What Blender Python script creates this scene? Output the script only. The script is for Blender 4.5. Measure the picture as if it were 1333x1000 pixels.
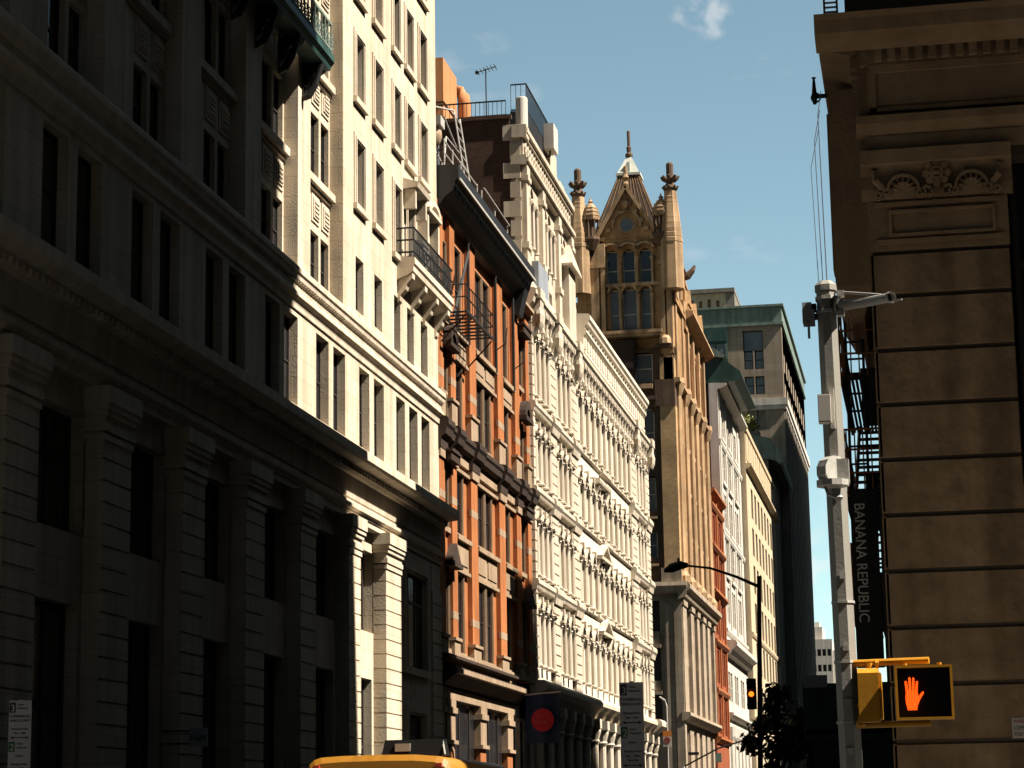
import bpy, math, random
from mathutils import Vector, Matrix
R = math.radians
random.seed(7)
for o in list(bpy.data.objects): bpy.data.objects.remove(o)
sc = bpy.context.scene
COL = sc.collection

# ------------------------------------------------------------------ camera
cam = bpy.data.cameras.new('camera'); cam_o = bpy.data.objects.new('camera', cam); COL.objects.link(cam_o)
cam.sensor_width = 36.0; cam.lens = 2909.54773 / 1333.0 * 36.0
cam.clip_start = 0.1; cam.clip_end = 3000.0
cr = Vector((0.9830844, 0.18248577, -0.01562069)); cu = Vector((0.05056297, -0.18843753, 0.98078269)); cf = Vector((-0.17603536, 0.96498199, 0.19447702))
m = Matrix.Identity(4)
for i in range(3):
    m[i][0] = cr[i]; m[i][1] = cu[i]; m[i][2] = -cf[i]
m[0][3], m[1][3], m[2][3] = 0.0, 0.0, 1.6
cam_o.matrix_world = m
sc.camera = cam_o

# ------------------------------------------------------------------ light
SUN_EL = R(52.0); SUN_AZ = R(-6.5)            # azimuth from the +x axis
to_sun = Vector((math.cos(SUN_EL) * math.cos(SUN_AZ), math.cos(SUN_EL) * math.sin(SUN_AZ), math.sin(SUN_EL)))
w = bpy.data.worlds.new('World'); sc.world = w; w.use_nodes = True
nt = w.node_tree; N = nt.nodes; L = nt.links
bg = N['Background']
sky = N.new('ShaderNodeTexSky'); sky.sky_type = 'NISHITA'; sky.sun_disc = False
sky.sun_elevation = SUN_EL; sky.sun_rotation = math.atan2(to_sun.x, to_sun.y)
sky.air_density = 0.6; sky.dust_density = 0.3; sky.ozone_density = 1.0
tc = N.new('ShaderNodeTexCoord'); mp = N.new('ShaderNodeMapping'); mp.inputs['Scale'].default_value = (4.5, 4.5, 11)
mp.inputs['Location'].default_value = (2.1, 0.4, 1.3)
nz = N.new('ShaderNodeTexNoise'); nz.inputs['Scale'].default_value = 2.3; nz.inputs['Detail'].default_value = 7
cr_ = N.new('ShaderNodeValToRGB'); cr_.color_ramp.elements[0].position = 0.62; cr_.color_ramp.elements[1].position = 0.82
mixc = N.new('ShaderNodeMixRGB'); mixc.inputs['Color2'].default_value = (7.5, 7.4, 7.2, 1)
mul = N.new('ShaderNodeMath'); mul.operation = 'MULTIPLY'; mul.inputs[1].default_value = 0.55
L.new(tc.outputs['Generated'], mp.inputs['Vector']); L.new(mp.outputs[0], nz.inputs['Vector'])
L.new(nz.outputs['Fac'], cr_.inputs[0]); L.new(cr_.outputs[0], mul.inputs[0]); # two small fair-weather clouds
fac = mul.outputs[0]
for dx_, c0, c1, k_ in (((-.08127, .93338, .34955), .99990, .999995, .4), ((-.04457, .99274, .11171), .99980, .999995, .45)):
    d_ = N.new('ShaderNodeVectorMath'); d_.operation = 'DOT_PRODUCT'; d_.inputs[1].default_value = Vector(dx_).normalized()
    n2 = N.new('ShaderNodeTexNoise'); n2.inputs['Scale'].default_value = 55; n2.inputs['Detail'].default_value = 6
    sb_ = N.new('ShaderNodeVectorMath'); sb_.operation = 'MULTIPLY_ADD'; sb_.inputs[1].default_value = (.03, .03, .012)
    L.new(tc.outputs['Generated'], n2.inputs['Vector']); L.new(n2.outputs['Color'], sb_.inputs[0]); L.new(tc.outputs['Generated'], sb_.inputs[2])
    of_ = N.new('ShaderNodeVectorMath'); of_.operation = 'SUBTRACT'; of_.inputs[1].default_value = (.015, .015, .006)
    nr_ = N.new('ShaderNodeVectorMath'); nr_.operation = 'NORMALIZE'
    L.new(sb_.outputs[0], of_.inputs[0]); L.new(of_.outputs[0], nr_.inputs[0]); L.new(nr_.outputs[0], d_.inputs[0])
    m_ = N.new('ShaderNodeMapRange'); m_.interpolation_type = 'SMOOTHSTEP'
    for i_, v_ in enumerate((c0, c1, 0.0, k_)): m_.inputs[i_ + 1].default_value = v_
    L.new(d_.outputs['Value'], m_.inputs[0])
    p_ = N.new('ShaderNodeMapRange'); p_.interpolation_type = 'SMOOTHSTEP'; q_ = N.new('ShaderNodeMath'); q_.operation = 'MULTIPLY'
    for i_, v_ in enumerate((.40, .66, 0.0, 1.0)): p_.inputs[i_ + 1].default_value = v_
    n3 = N.new('ShaderNodeTexNoise'); n3.inputs['Scale'].default_value = 95; n3.inputs['Detail'].default_value = 5
    L.new(tc.outputs['Generated'], n3.inputs['Vector']); L.new(n3.outputs['Fac'], p_.inputs[0]); L.new(p_.outputs[0], q_.inputs[0]); L.new(m_.outputs[0], q_.inputs[1])
    a_ = N.new('ShaderNodeMath'); a_.operation = 'MAXIMUM'; L.new(fac, a_.inputs[0]); L.new(q_.outputs[0], a_.inputs[1]); fac = a_.outputs[0]
L.new(fac, mixc.inputs[0])
# sky colour brightened by hand towards the far end of the street
dn = N.new('ShaderNodeVectorMath'); dn.operation = 'DOT_PRODUCT'; dn.inputs[1].default_value = (-.17, .95, .26)
mr = N.new('ShaderNodeMapRange'); mr.interpolation_type = 'SMOOTHSTEP'
for i_, v_ in enumerate((.80, 1.0, .9, 2.05)): mr.inputs[i_ + 1].default_value = v_
vm = N.new('ShaderNodeVectorMath'); vm.operation = 'SCALE'
vt = N.new('ShaderNodeVectorMath'); vt.operation = 'MULTIPLY'; vt.inputs[1].default_value = (.95, .945, .66)
L.new(tc.outputs['Generated'], dn.inputs[0]); L.new(dn.outputs['Value'], mr.inputs[0])
L.new(sky.outputs[0], vt.inputs[0]); L.new(vt.outputs[0], vm.inputs[0]); L.new(mr.outputs[0], vm.inputs['Scale'])
L.new(vm.outputs[0], mixc.inputs['Color1']); L.new(mixc.outputs[0], bg.inputs[0])
bg.inputs[1].default_value = 0.05
sl = bpy.data.lights.new('sun', 'SUN'); sl.energy = 5.0; sl.angle = R(0.53); sl.color = (1.0, 0.925, 0.81)
so = bpy.data.objects.new('sun', sl); COL.objects.link(so); so.location = (40, -10, 80)
so.rotation_euler = to_sun.to_track_quat('Z', 'Y').to_euler()
sc.view_settings.view_transform = 'Standard'; sc.view_settings.look = 'None'
sc.view_settings.exposure = 1.36; sc.view_settings.gamma = 1.0
sc.cycles.max_bounces = 6; sc.cycles.diffuse_bounces = 1

# ------------------------------------------------------------------ materials
def mat(name, col, rough=0.85, var=0.12, scale=0.8, bump=0.15, bscale=18.0, metal=0.0, streak=0.0, spec=0.3, blocks=None):
    m = bpy.data.materials.new(name); m.use_nodes = True
    n = m.node_tree.nodes; l = m.node_tree.links; b = n['Principled BSDF']
    b.inputs['Roughness'].default_value = rough; b.inputs['Metallic'].default_value = metal
    b.inputs['Specular IOR Level'].default_value = spec
    g = n.new('ShaderNodeNewGeometry')
    t = n.new('ShaderNodeTexNoise'); t.inputs['Scale'].default_value = scale; t.inputs['Detail'].default_value = 8; t.inputs['Roughness'].default_value = .65
    l.new(g.outputs['Position'], t.inputs['Vector'])
    r = n.new('ShaderNodeValToRGB'); r.color_ramp.elements[0].position = .3; r.color_ramp.elements[1].position = .7
    a = [max(0, c * (1 - var)) for c in col]; c2 = [min(1, c * (1 + var)) for c in col]
    r.color_ramp.elements[0].color = (*a, 1); r.color_ramp.elements[1].color = (*c2, 1)
    l.new(t.outputs['Fac'], r.inputs[0]); out = r.outputs[0]
    if streak:                       # rain streaks: noise stretched along the height
        mp = n.new('ShaderNodeMapping'); mp.inputs['Scale'].default_value = (1.6, 1.6, .09)
        t2 = n.new('ShaderNodeTexNoise'); t2.inputs['Scale'].default_value = 1.3; t2.inputs['Detail'].default_value = 6
        l.new(g.outputs['Position'], mp.inputs[0]); l.new(mp.outputs[0], t2.inputs['Vector'])
        r2 = n.new('ShaderNodeValToRGB'); r2.color_ramp.elements[0].position = .38; r2.color_ramp.elements[1].position = .62
        k = 1 - streak; r2.color_ramp.elements[0].color = (k, k * .97, k * .92, 1); r2.color_ramp.elements[1].color = (1, 1, 1, 1)
        l.new(t2.outputs['Fac'], r2.inputs[0])
        mx = n.new('ShaderNodeMixRGB'); mx.blend_type = 'MULTIPLY'; mx.inputs[0].default_value = 1
        l.new(out, mx.inputs[1]); l.new(r2.outputs[0], mx.inputs[2]); out = mx.outputs[0]
    bfac = None
    if blocks:                       # ashlar blocks: each block its own slight tint, thin dark joints
        sp = n.new('ShaderNodeSeparateXYZ'); cb = n.new('ShaderNodeCombineXYZ'); ad = n.new('ShaderNodeMath')
        l.new(g.outputs['Position'], sp.inputs[0]); l.new(sp.outputs[0], ad.inputs[0]); l.new(sp.outputs[1], ad.inputs[1]); l.new(ad.outputs[0], cb.inputs[0]); l.new(sp.outputs[2], cb.inputs[1])
        tb = n.new('ShaderNodeTexBrick'); tb.inputs['Scale'].default_value = 1.0; tb.inputs['Brick Width'].default_value = blocks[0]; tb.inputs['Row Height'].default_value = blocks[1]
        tb.inputs['Mortar Size'].default_value = .008; tb.inputs['Color1'].default_value = (1.03, 1.02, 1.0, 1); q = 1 - blocks[2]; tb.inputs['Color2'].default_value = (q, q * .98, q * .95, 1); tb.inputs['Mortar'].default_value = (.62, .58, .52, 1)
        l.new(cb.outputs[0], tb.inputs['Vector'])
        mb = n.new('ShaderNodeMixRGB'); mb.blend_type = 'MULTIPLY'; mb.inputs[0].default_value = 1
        l.new(out, mb.inputs[1]); l.new(tb.outputs['Color'], mb.inputs[2]); out = mb.outputs[0]
    l.new(out, b.inputs['Base Color'])
    if bump:
        t3 = n.new('ShaderNodeTexNoise'); t3.inputs['Scale'].default_value = bscale; t3.inputs['Detail'].default_value = 4
        l.new(g.outputs['Position'], t3.inputs['Vector'])
        bp = n.new('ShaderNodeBump'); bp.inputs['Strength'].default_value = bump; bp.inputs['Distance'].default_value = .03
        l.new(t3.outputs['Fac'], bp.inputs['Height']); l.new(bp.outputs[0], b.inputs['Normal'])
    return m
def brick_mat(name, c1, c2, mortar, sx=4.0):
    m = bpy.data.materials.new(name); m.use_nodes = True
    n = m.node_tree.nodes; l = m.node_tree.links; b = n['Principled BSDF']; b.inputs['Roughness'].default_value = .9
    b.inputs['Specular IOR Level'].default_value = .2
    g = n.new('ShaderNodeNewGeometry'); sp = n.new('ShaderNodeSeparateXYZ'); cb = n.new('ShaderNodeCombineXYZ'); ad = n.new('ShaderNodeMath')
    l.new(g.outputs['Position'], sp.inputs[0]); l.new(sp.outputs[0], ad.inputs[0]); l.new(sp.outputs[1], ad.inputs[1])
    l.new(ad.outputs[0], cb.inputs[0]); l.new(sp.outputs[2], cb.inputs[1])
    t = n.new('ShaderNodeTexBrick'); t.inputs['Scale'].default_value = sx
    t.inputs['Color1'].default_value = (*c1, 1); t.inputs['Color2'].default_value = (*c2, 1); t.inputs['Mortar'].default_value = (*mortar, 1)
    t.inputs['Mortar Size'].default_value = .03; t.inputs['Row Height'].default_value = .42; t.inputs['Brick Width'].default_value = 1.1
    l.new(cb.outputs[0], t.inputs['Vector'])
    t2 = n.new('ShaderNodeTexNoise'); t2.inputs['Scale'].default_value = .5; t2.inputs['Detail'].default_value = 8; l.new(g.outputs['Position'], t2.inputs['Vector'])
    r = n.new('ShaderNodeValToRGB'); r.color_ramp.elements[0].position = .3; r.color_ramp.elements[1].position = .7
    r.color_ramp.elements[0].color = (.6, .6, .6, 1); r.color_ramp.elements[1].color = (1.15, 1.15, 1.15, 1); l.new(t2.outputs['Fac'], r.inputs[0])
    mx = n.new('ShaderNodeMixRGB'); mx.blend_type = 'MULTIPLY'; mx.inputs[0].default_value = 1
    l.new(t.outputs['Color'], mx.inputs[1]); l.new(r.outputs[0], mx.inputs[2]); l.new(mx.outputs[0], b.inputs['Base Color'])
    bp = n.new('ShaderNodeBump'); bp.inputs['Strength'].default_value = .4; bp.inputs['Distance'].default_value = .02; bp.invert = True
    l.new(t.outputs['Fac'], bp.inputs['Height']); l.new(bp.outputs[0], b.inputs['Normal'])
    return m
def glow(name, col, s):
    m = bpy.data.materials.new(name); m.use_nodes = True; b = m.node_tree.nodes['Principled BSDF']
    b.inputs['Base Color'].default_value = (*col, 1); b.inputs['Emission Color'].default_value = (*col, 1); b.inputs['Emission Strength'].default_value = s
    return m
M = dict(
    lime=mat('limestone', (.60, .515, .40), streak=.22, bump=.25, scale=.5, var=.1, blocks=(1.5, .62, .07)),
    lime2=mat('limestone_dressed', (.58, .495, .385), streak=.2, bump=.12, scale=.9),
    orange=mat('orange_brick_wall', (.37, .13, .042), streak=.25, var=.2, bump=.25, bscale=30),
    tan=mat('tan_terracotta', (.33, .235, .155), streak=.2, var=.15),
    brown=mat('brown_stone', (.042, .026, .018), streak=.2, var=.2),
    black=mat('black_painted_metal', (.022, .022, .024), rough=.5, var=.3, bump=.05, streak=.3),
    iron=mat('black_iron', (.018, .018, .018), rough=.55, var=.3, bump=.05),
    white=mat('white_painted_cast_iron', (.56, .485, .385), streak=.25, var=.06, scale=1.5, bump=.12),
    white2=mat('white_stone_panel', (.66, .59, .48), streak=.1, var=.04, bump=.06),
    ornate=mat('cream_marble', (.54, .46, .36), streak=.2, var=.12, bump=.2),
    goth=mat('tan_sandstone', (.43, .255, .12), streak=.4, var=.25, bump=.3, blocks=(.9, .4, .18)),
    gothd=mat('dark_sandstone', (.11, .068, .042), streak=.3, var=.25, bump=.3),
    gothl=mat('pale_sandstone', (.45, .295, .165), streak=.45, var=.25, bump=.25),
    gothbase=mat('base_limestone', (.40, .32, .24), streak=.3, var=.15, bump=.2, blocks=(1.6, .7, .12)),
    slate=mat('slate_roof', (.045, .03, .022), rough=.7, var=.3, bump=.2),
    copper=mat('verdigris_copper', (.17, .225, .19), rough=.7, var=.2, streak=.3, bump=.05),
    dkgreen=mat('dark_green_metal', (.03, .07, .06), rough=.5, var=.3, bump=.05, streak=.2),
    palelead=mat('pale_lead', (.55, .56, .50), rough=.6, var=.12, streak=.2),
    red=mat('red_painted_brick', (.28, .075, .03), var=.18, streak=.2),
    red2=mat('orange_terracotta_trim', (.36, .125, .045), var=.15, streak=.15),
    wht3=mat('grey_white_stone', (.58, .54, .48), var=.08, streak=.2),
    beige=mat('beige_limestone', (.52, .41, .27), var=.12, streak=.2),
    beige2=mat('pale_beige_brick', (.54, .44, .30), var=.1, streak=.15),
    dkstone=mat('low_bounce_stone', (.10, .085, .07), var=.15, streak=.15),  # kept dark so the unseen blocks bounce little light
    greystone=mat('grey_stone', (.20, .18, .15), var=.15, streak=.2),
    dkbrick=brick_mat('dark_brick', (.10, .055, .035), (.075, .04, .028), (.06, .045, .035), 3.2),
    tanbrick=brick_mat('tan_brick', (.56, .37, .19), (.47, .29, .14), (.36, .26, .16), 3.4),
    tower=mat('brown_grey_brick', (.33, .27, .21), var=.1, streak=.2, blocks=(2.2, 1.0, .12)),
    glass=mat('window_glass', (.018, .018, .02), rough=.12, var=.5, scale=.35, bump=0, spec=.6),
    glassb=mat('blinds_behind_glass', (.10, .11, .12), rough=.2, var=.3, scale=.6, bump=0, spec=.6),
    frame=mat('dark_window_frame', (.035, .028, .022), rough=.6, bump=0),
    tframe=mat('tan_window_frame', (.38, .28, .19), rough=.7, bump=0),
    wframe=mat('cream_window_frame', (.5, .44, .35), rough=.7, bump=0),
    brownst=mat('brown_rusticated_stone', (.31, .205, .115), streak=.38, var=.34, scale=2.2, bump=.7, bscale=9),
    brownst2=mat('brown_carved_stone', (.30, .20, .11), streak=.2, var=.18, scale=2.0, bump=.35, bscale=14),
    joint=mat('dark_joint_mortar', (.10, .075, .05), bump=.1),  # dark mortar tone of the wall behind the stone courses
    pole=mat('silver_painted_steel', (.29, .275, .245), rough=.55, var=.06, scale=3, bump=.06, bscale=40, streak=.12),
    galv=mat('weathered_aluminium', (.40, .38, .34), rough=.5, var=.2, scale=12, bump=.1),
    yellow=mat('signal_yellow', (.46, .205, .012), rough=.5, var=.12, scale=6, bump=.03),
    cab=mat('cab_yellow_paint', (.32, .135, .008), rough=.45, var=.04, bump=0, spec=.5),
    rubber=mat('black_rubber', (.02, .02, .02), rough=.8, bump=0),
    screen=mat('black_signal_face', (.008, .008, .008), rough=.5, bump=0),
    signw=mat('dull_white_sign', (.36, .36, .365), rough=.6, var=.06, bump=0),
    signk=mat('sign_ink', (.02, .02, .025), rough=.6, bump=0),
    signg=mat('sign_green', (.01, .10, .06), rough=.6, bump=0),
    signr=mat('sign_red', (.35, .03, .02), rough=.6, bump=0),
    signo=mat('sign_orange', (.60, .20, .03), rough=.6, bump=0),
    letters=mat('pale_letters', (.50, .46, .40), rough=.6, bump=0),
    navy=mat('navy_cloth', (.012, .022, .06), rough=.9, var=.2, bump=.05),
    flagtext=mat('faded_flag_print', (.40, .10, .07), rough=.9, bump=0),
    crimson=mat('crimson_disc', (.34, .015, .03), rough=.9, bump=0),
    terracotta=mat('terracotta_chimney', (.50, .22, .09), var=.12, streak=.15),
    asphalt=mat('asphalt', (.05, .05, .052), var=.25, scale=1.2, bump=.3),
    walk=mat('concrete_pavement', (.20, .19, .175), var=.12, bump=.2),
    paint=mat('road_paint', (.7, .7, .68), var=.1),
    leaf=mat('leaves', (.045, .07, .02), rough=.7, var=.4, scale=3, bump=0),
    bark=mat('bark', (.06, .045, .035), bump=.5),
    hand=glow('orange_signal_hand', (1.0, .085, .006), .75),
    amber=glow('amber_signal', (1.0, .16, .01), 1.2),
    lampl=mat('dim_lens', (.35, .33, .28), rough=.3, bump=0),
    plaster=mat('grey_roof_panel', (.22, .24, .27), var=.1),
    rust=mat('rust_steel', (.22, .09, .04), var=.3),
)

# ------------------------------------------------------------------ mesh builder
def LF(x0=-18.0): return lambda u, d, z: (x0 + d, u, z)          # facade along the street, facing the roadway
def FF(y0): return lambda u, d, z: (u, y0 - d, z)                # facade facing the camera's side
class MB:
    def __init__(s, fr=None): s.v = []; s.f = []; s.fr = fr or (lambda u, d, z: (u, d, z))
    def add(s, vs, fs):
        k = len(s.v); s.v += [s.fr(*p) for p in vs]; s.f += [tuple(i + k for i in f) for f in fs]
    def box(s, u0, u1, d0, d1, z0, z1):
        s.add([(u0, d0, z0), (u1, d0, z0), (u1, d1, z0), (u0, d1, z0), (u0, d0, z1), (u1, d0, z1), (u1, d1, z1), (u0, d1, z1)],
              [(0, 1, 2, 3), (7, 6, 5, 4), (0, 4, 5, 1), (1, 5, 6, 2), (2, 6, 7, 3), (3, 7, 4, 0)])
    def taper(s, u, d, z0, z1, a0, b0, a1, b1):
        s.add([(u - a0, d - b0, z0), (u + a0, d - b0, z0), (u + a0, d + b0, z0), (u - a0, d + b0, z0), (u - a1, d - b1, z1), (u + a1, d - b1, z1), (u + a1, d + b1, z1), (u - a1, d + b1, z1)],
              [(0, 1, 2, 3), (7, 6, 5, 4), (0, 4, 5, 1), (1, 5, 6, 2), (2, 6, 7, 3), (3, 7, 4, 0)])
    def prism(s, prof, u0, u1):                 # profile in (d,z), run along u
        n = len(prof); s.add([(u0, d, z) for d, z in prof] + [(u1, d, z) for d, z in prof],
              [tuple(range(n)), tuple(range(2 * n - 1, n - 1, -1))] + [(i, i + n, (i + 1) % n + n, (i + 1) % n) for i in range(n)])
    def ext(s, poly, d0, d1):                   # polygon in (u,z), extruded in d
        n = len(poly); s.add([(u, d0, z) for u, z in poly] + [(u, d1, z) for u, z in poly],
              [tuple(range(n)), tuple(range(2 * n - 1, n - 1, -1))] + [(i, i + n, (i + 1) % n + n, (i + 1) % n) for i in range(n)])
    def arch_head(s, u0, u1, zs, zt, d0, d1, rz=None, n=10):   # solid filling above an arched opening
        c = (u0 + u1) / 2; r = (u1 - u0) / 2; rz = rz or r
        for i in range(n):
            a, b = math.pi * (1 - i / n), math.pi * (1 - (i + 1) / n)
            p, q = (c + r * math.cos(a), zs + rz * math.sin(a)), (c + r * math.cos(b), zs + rz * math.sin(b))
            s.ext([p, q, (q[0], zt), (p[0], zt)], d0, d1)
    def arch_ring(s, c, zs, r0, r1, d0, d1, k0=0.0, k1=1.0, n=12, sq=1.0):
        for i in range(n):
            a, b = math.pi * (k0 + (k1 - k0) * i / n), math.pi * (k0 + (k1 - k0) * (i + 1) / n)
            P = lambda r, t: (c + r * math.cos(t), zs + sq * r * math.sin(t))
            s.ext([P(r0, a), P(r1, a), P(r1, b), P(r0, b)], d0, d1)
    def tube(s, pts, r, n=8, caps=True):
        pts = [Vector(p) for p in pts]; rs = r if isinstance(r, (list, tuple)) else [r] * len(pts)
        vs = []; fs = []
        for i, p in enumerate(pts):
            t = (pts[min(i + 1, len(pts) - 1)] - pts[max(i - 1, 0)]).normalized()
            a = t.orthogonal() if abs(t.z) > .9 else t.cross(Vector((0, 0, 1)))
            if abs(t.z) > .9: a = Vector((1, 0, 0)) - t * t.x
            a.normalize(); b = t.cross(a)
            vs += [tuple(p + (a * math.cos(2 * math.pi * (k + .5) / n) + b * math.sin(2 * math.pi * (k + .5) / n)) * rs[i]) for k in range(n)]
        for i in range(len(pts) - 1):
            for k in range(n): fs.append((i * n + k, i * n + (k + 1) % n, (i + 1) * n + (k + 1) % n, (i + 1) * n + k))
        if caps: fs += [tuple(range(n - 1, -1, -1)), tuple(range((len(pts) - 1) * n, len(pts) * n))]
        s.add(vs, fs)
    def lathe(s, c, prof, n=10):                # prof (r,z) about a vertical axis at c=(u,d)
        s.tube([(c[0], c[1], z) for r, z in prof], [max(r, .004) for r, z in prof], n)
    def wall(s, u0, u1, z0, z1, d0, d1, ops):
        zb = sorted({z0, z1} | {min(max(v, z0), z1) for o in ops for v in (o[2], o[3])})
        rows = []
        for a, b in zip(zb, zb[1:]):
            if b - a < 1e-4: continue
            mid = (a + b) / 2; cut = sorted((max(o[0], u0), min(o[1], u1)) for o in ops if o[2] < mid < o[3]); x = u0; iv = []
            for p, q in cut:
                if p > x + 1e-4: iv.append((x, p))
                x = max(x, q)
            if x < u1 - 1e-4: iv.append((x, u1))
            if rows and rows[-1][2] == iv: rows[-1][1] = b
            else: rows.append([a, b, iv])
        for a, b, iv in rows:
            for p, q in iv: s.box(p, q, d0, d1, a, b)
def obj(name, mb, material, parent=None, loc=None, rot=0.0, smooth=False):
    if isinstance(mb, MB):
        me = bpy.data.meshes.new(name)
        off = Vector(parent['_o']) if parent is not None and '_o' in parent else Vector((0, 0, 0))
        me.from_pydata([Vector(p) - off for p in mb.v], [], mb.f); me.materials.append(M[material]); me.validate()
        import bmesh
        b = bmesh.new(); b.from_mesh(me); bmesh.ops.recalc_face_normals(b, faces=b.faces); b.to_mesh(me); b.free()
        if smooth:
            for p in me.polygons: p.use_smooth = True
    else: me = mb
    o = bpy.data.objects.new(name, me); COL.objects.link(o)
    if parent is not None: o.parent = parent
    if isinstance(mb, MB) and loc is None: o['_o'] = list(parent['_o']) if parent is not None and '_o' in parent else [0.0, 0.0, 0.0]
    if loc is not None:
        off = Vector(parent['_o']) if parent is not None and '_o' in parent else Vector((0, 0, 0))
        o.location = Vector(loc) - off
    o.rotation_euler = (0, 0, rot)
    return o
def tag(o, label, cat, group=None):
    o['label'] = label; o['category'] = cat
    if group: o['group'] = group
    return o
def thing(name, label, cat, loc, group=None):
    o = bpy.data.objects.new(name, None); COL.objects.link(o); o.location = loc; o['_o'] = list(loc); o.empty_display_size = .5
    return tag(o, label, cat, group)
def struct(name, mb, material):
    o = obj(name, mb, material); o['kind'] = 'structure'; return o
# windows: meshes are cached by size; local axes are (d, u, z) so one mesh serves every copy
WC = {}
def wmesh(kind, key, build, material):
    k = (kind, key, material)
    if k not in WC:
        b = MB(lambda u, d, z: (d, u, z)); build(b)
        me = bpy.data.meshes.new(kind); me.from_pydata(b.v, [], b.f); me.materials.append(M[material])
        import bmesh
        q = bmesh.new(); q.from_mesh(me); bmesh.ops.recalc_face_normals(q, faces=q.faces); q.to_mesh(me); q.free()
        WC[k] = me
    return WC[k]
def window(parent, fr, rot, u0, u1, z0, z1, d, frame='frame', glass='glass', rail=(.5,), mull=(), surround=None, sw=.28, sd=.08, reveal=0.0, t=.07, pane=True, sill=True, arch=False):
    w_, h_ = round(u1 - u0, 2), round(z1 - z0, 2)
    def fb(b):
        b.box(0, t, -.05, .03, 0, h_); b.box(w_ - t, w_, -.05, .03, 0, h_); b.box(t, w_ - t, -.05, .03, 0, t); b.box(t, w_ - t, -.05, .03, h_ - t, h_)
        for r in rail: b.box(t, w_ - t, -.045, .025, h_ * r - t / 2, h_ * r + t / 2)
        for r in mull: b.box(w_ * r - t / 2, w_ * r + t / 2, -.04, .02, t, h_ - t)
    def pb(b): b.box(t * .5, w_ - t * .5, -.035, -.015, t * .5, h_ - t * .5)
    def sb(b):
        x = sd
        b.box(-sw, 0, -.02, x, 0, h_ + sw); b.box(w_, w_ + sw, -.02, x, 0, h_ + sw); b.box(0, w_, -.02, x, h_, h_ + sw)
        b.box(-sw * .55, -.03, x, x + .035, 0, h_ + sw * .5); b.box(w_ + .03, w_ + sw * .55, x, x + .035, 0, h_ + sw * .5); b.box(-.03, w_ + .03, x, x + .035, h_ + .05, h_ + sw * .5)
        if sill: b.box(-sw - .06, w_ + sw + .06, -.02, x + .09, -.2, 0)
    o = obj('window', wmesh('window', (w_, h_, rail, mull, t), fb, frame), None, parent, fr(u0, d, z0), rot)
    if pane: 
        p = obj('pane', wmesh('pane', (w_, h_), pb, glass), None, o)
    if surround:
        def sb2(b):
            k = len(b.v); sb(b); b.v[k:] = [(x + reveal, y, z) for x, y, z in b.v[k:]]
        obj('surround', wmesh('surround', (w_, h_, sw, sd, round(reveal, 3), sill), sb2, surround), None, o)
    return o
def text_obj(name, s, size, material, loc, rx, rz, parent=None, xs=1.0, align='LEFT', ry=0.0, spacing=1.0):
    c = bpy.data.curves.new(name, 'FONT'); c.body = s; c.size = size; c.extrude = .004; c.align_x = align; c.space_character = spacing
    t = bpy.data.objects.new('tmp', c); COL.objects.link(t)
    bpy.context.view_layer.update()
    me = bpy.data.meshes.new_from_object(t.evaluated_get(bpy.context.evaluated_depsgraph_get()))
    bpy.data.objects.remove(t); me.materials.clear(); me.materials.append(M[material])
    from mathutils import Euler
    mw = Matrix.Translation(loc) @ Euler((rx, ry, rz)).to_matrix().to_4x4() @ Matrix.Diagonal((xs, 1, 1, 1))
    off = Vector(parent['_o']) if parent is not None and '_o' in parent else Vector((0, 0, 0))
    me.transform(Matrix.Translation(-off) @ mw)
    o = bpy.data.objects.new(name, me); COL.objects.link(o)
    if parent is not None: o.parent = parent
    return o
LR = 0.0; FR = -math.pi / 2
W = LF(-18.0)

# ------------------------------------------------------------------ ground
b = MB(); b.add([(-1500, -600, -.16), (1500, -600, -.16), (1500, 2400, -.16), (-1500, 2400, -.16)], [(0, 1, 2, 3)]); struct('ground', b, 'asphalt')
b = MB(); b.add([(-14.2, 31, -.15), (-4.2, 31, -.15), (-4.2, 700, -.15), (-14.2, 700, -.15)], [(0, 1, 2, 3)]); struct('road', b, 'asphalt')
b = MB(); b.add([(-300, 5, -.15), (300, 5, -.15), (300, 24, -.15), (-300, 24, -.15)], [(0, 1, 2, 3)]); struct('avenue', b, 'asphalt')
b = MB(); b.box(-18, -14.2, 25, 148, -.2, 0); b.box(-18, -14.2, 169, 700, -.2, 0); struct('pavement', b, 'walk')
b = MB(); b.box(-4.2, -.45, 25, 300, -.2, 0); b.box(-.45, 80, 25, 31, -.2, 0); b.box(-80, -18, 25, 31, -.2, 0); struct('pavement', b, 'walk')
b = MB(); b.box(-80, -14.2, -30, 4, -.2, 0); b.box(-4.2, 80, -30, 4, -.2, 0); struct('pavement', b, 'walk')
b = MB()
for i in range(9): b.add([(-13.6 + i * 1.05, 21.2, -.145), (-13.1 + i * 1.05, 21.2, -.145), (-13.1 + i * 1.05, 24, -.145), (-13.6 + i * 1.05, 24, -.145)], [(0, 1, 2, 3)])
struct('crosswalk', b, 'paint')

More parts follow.
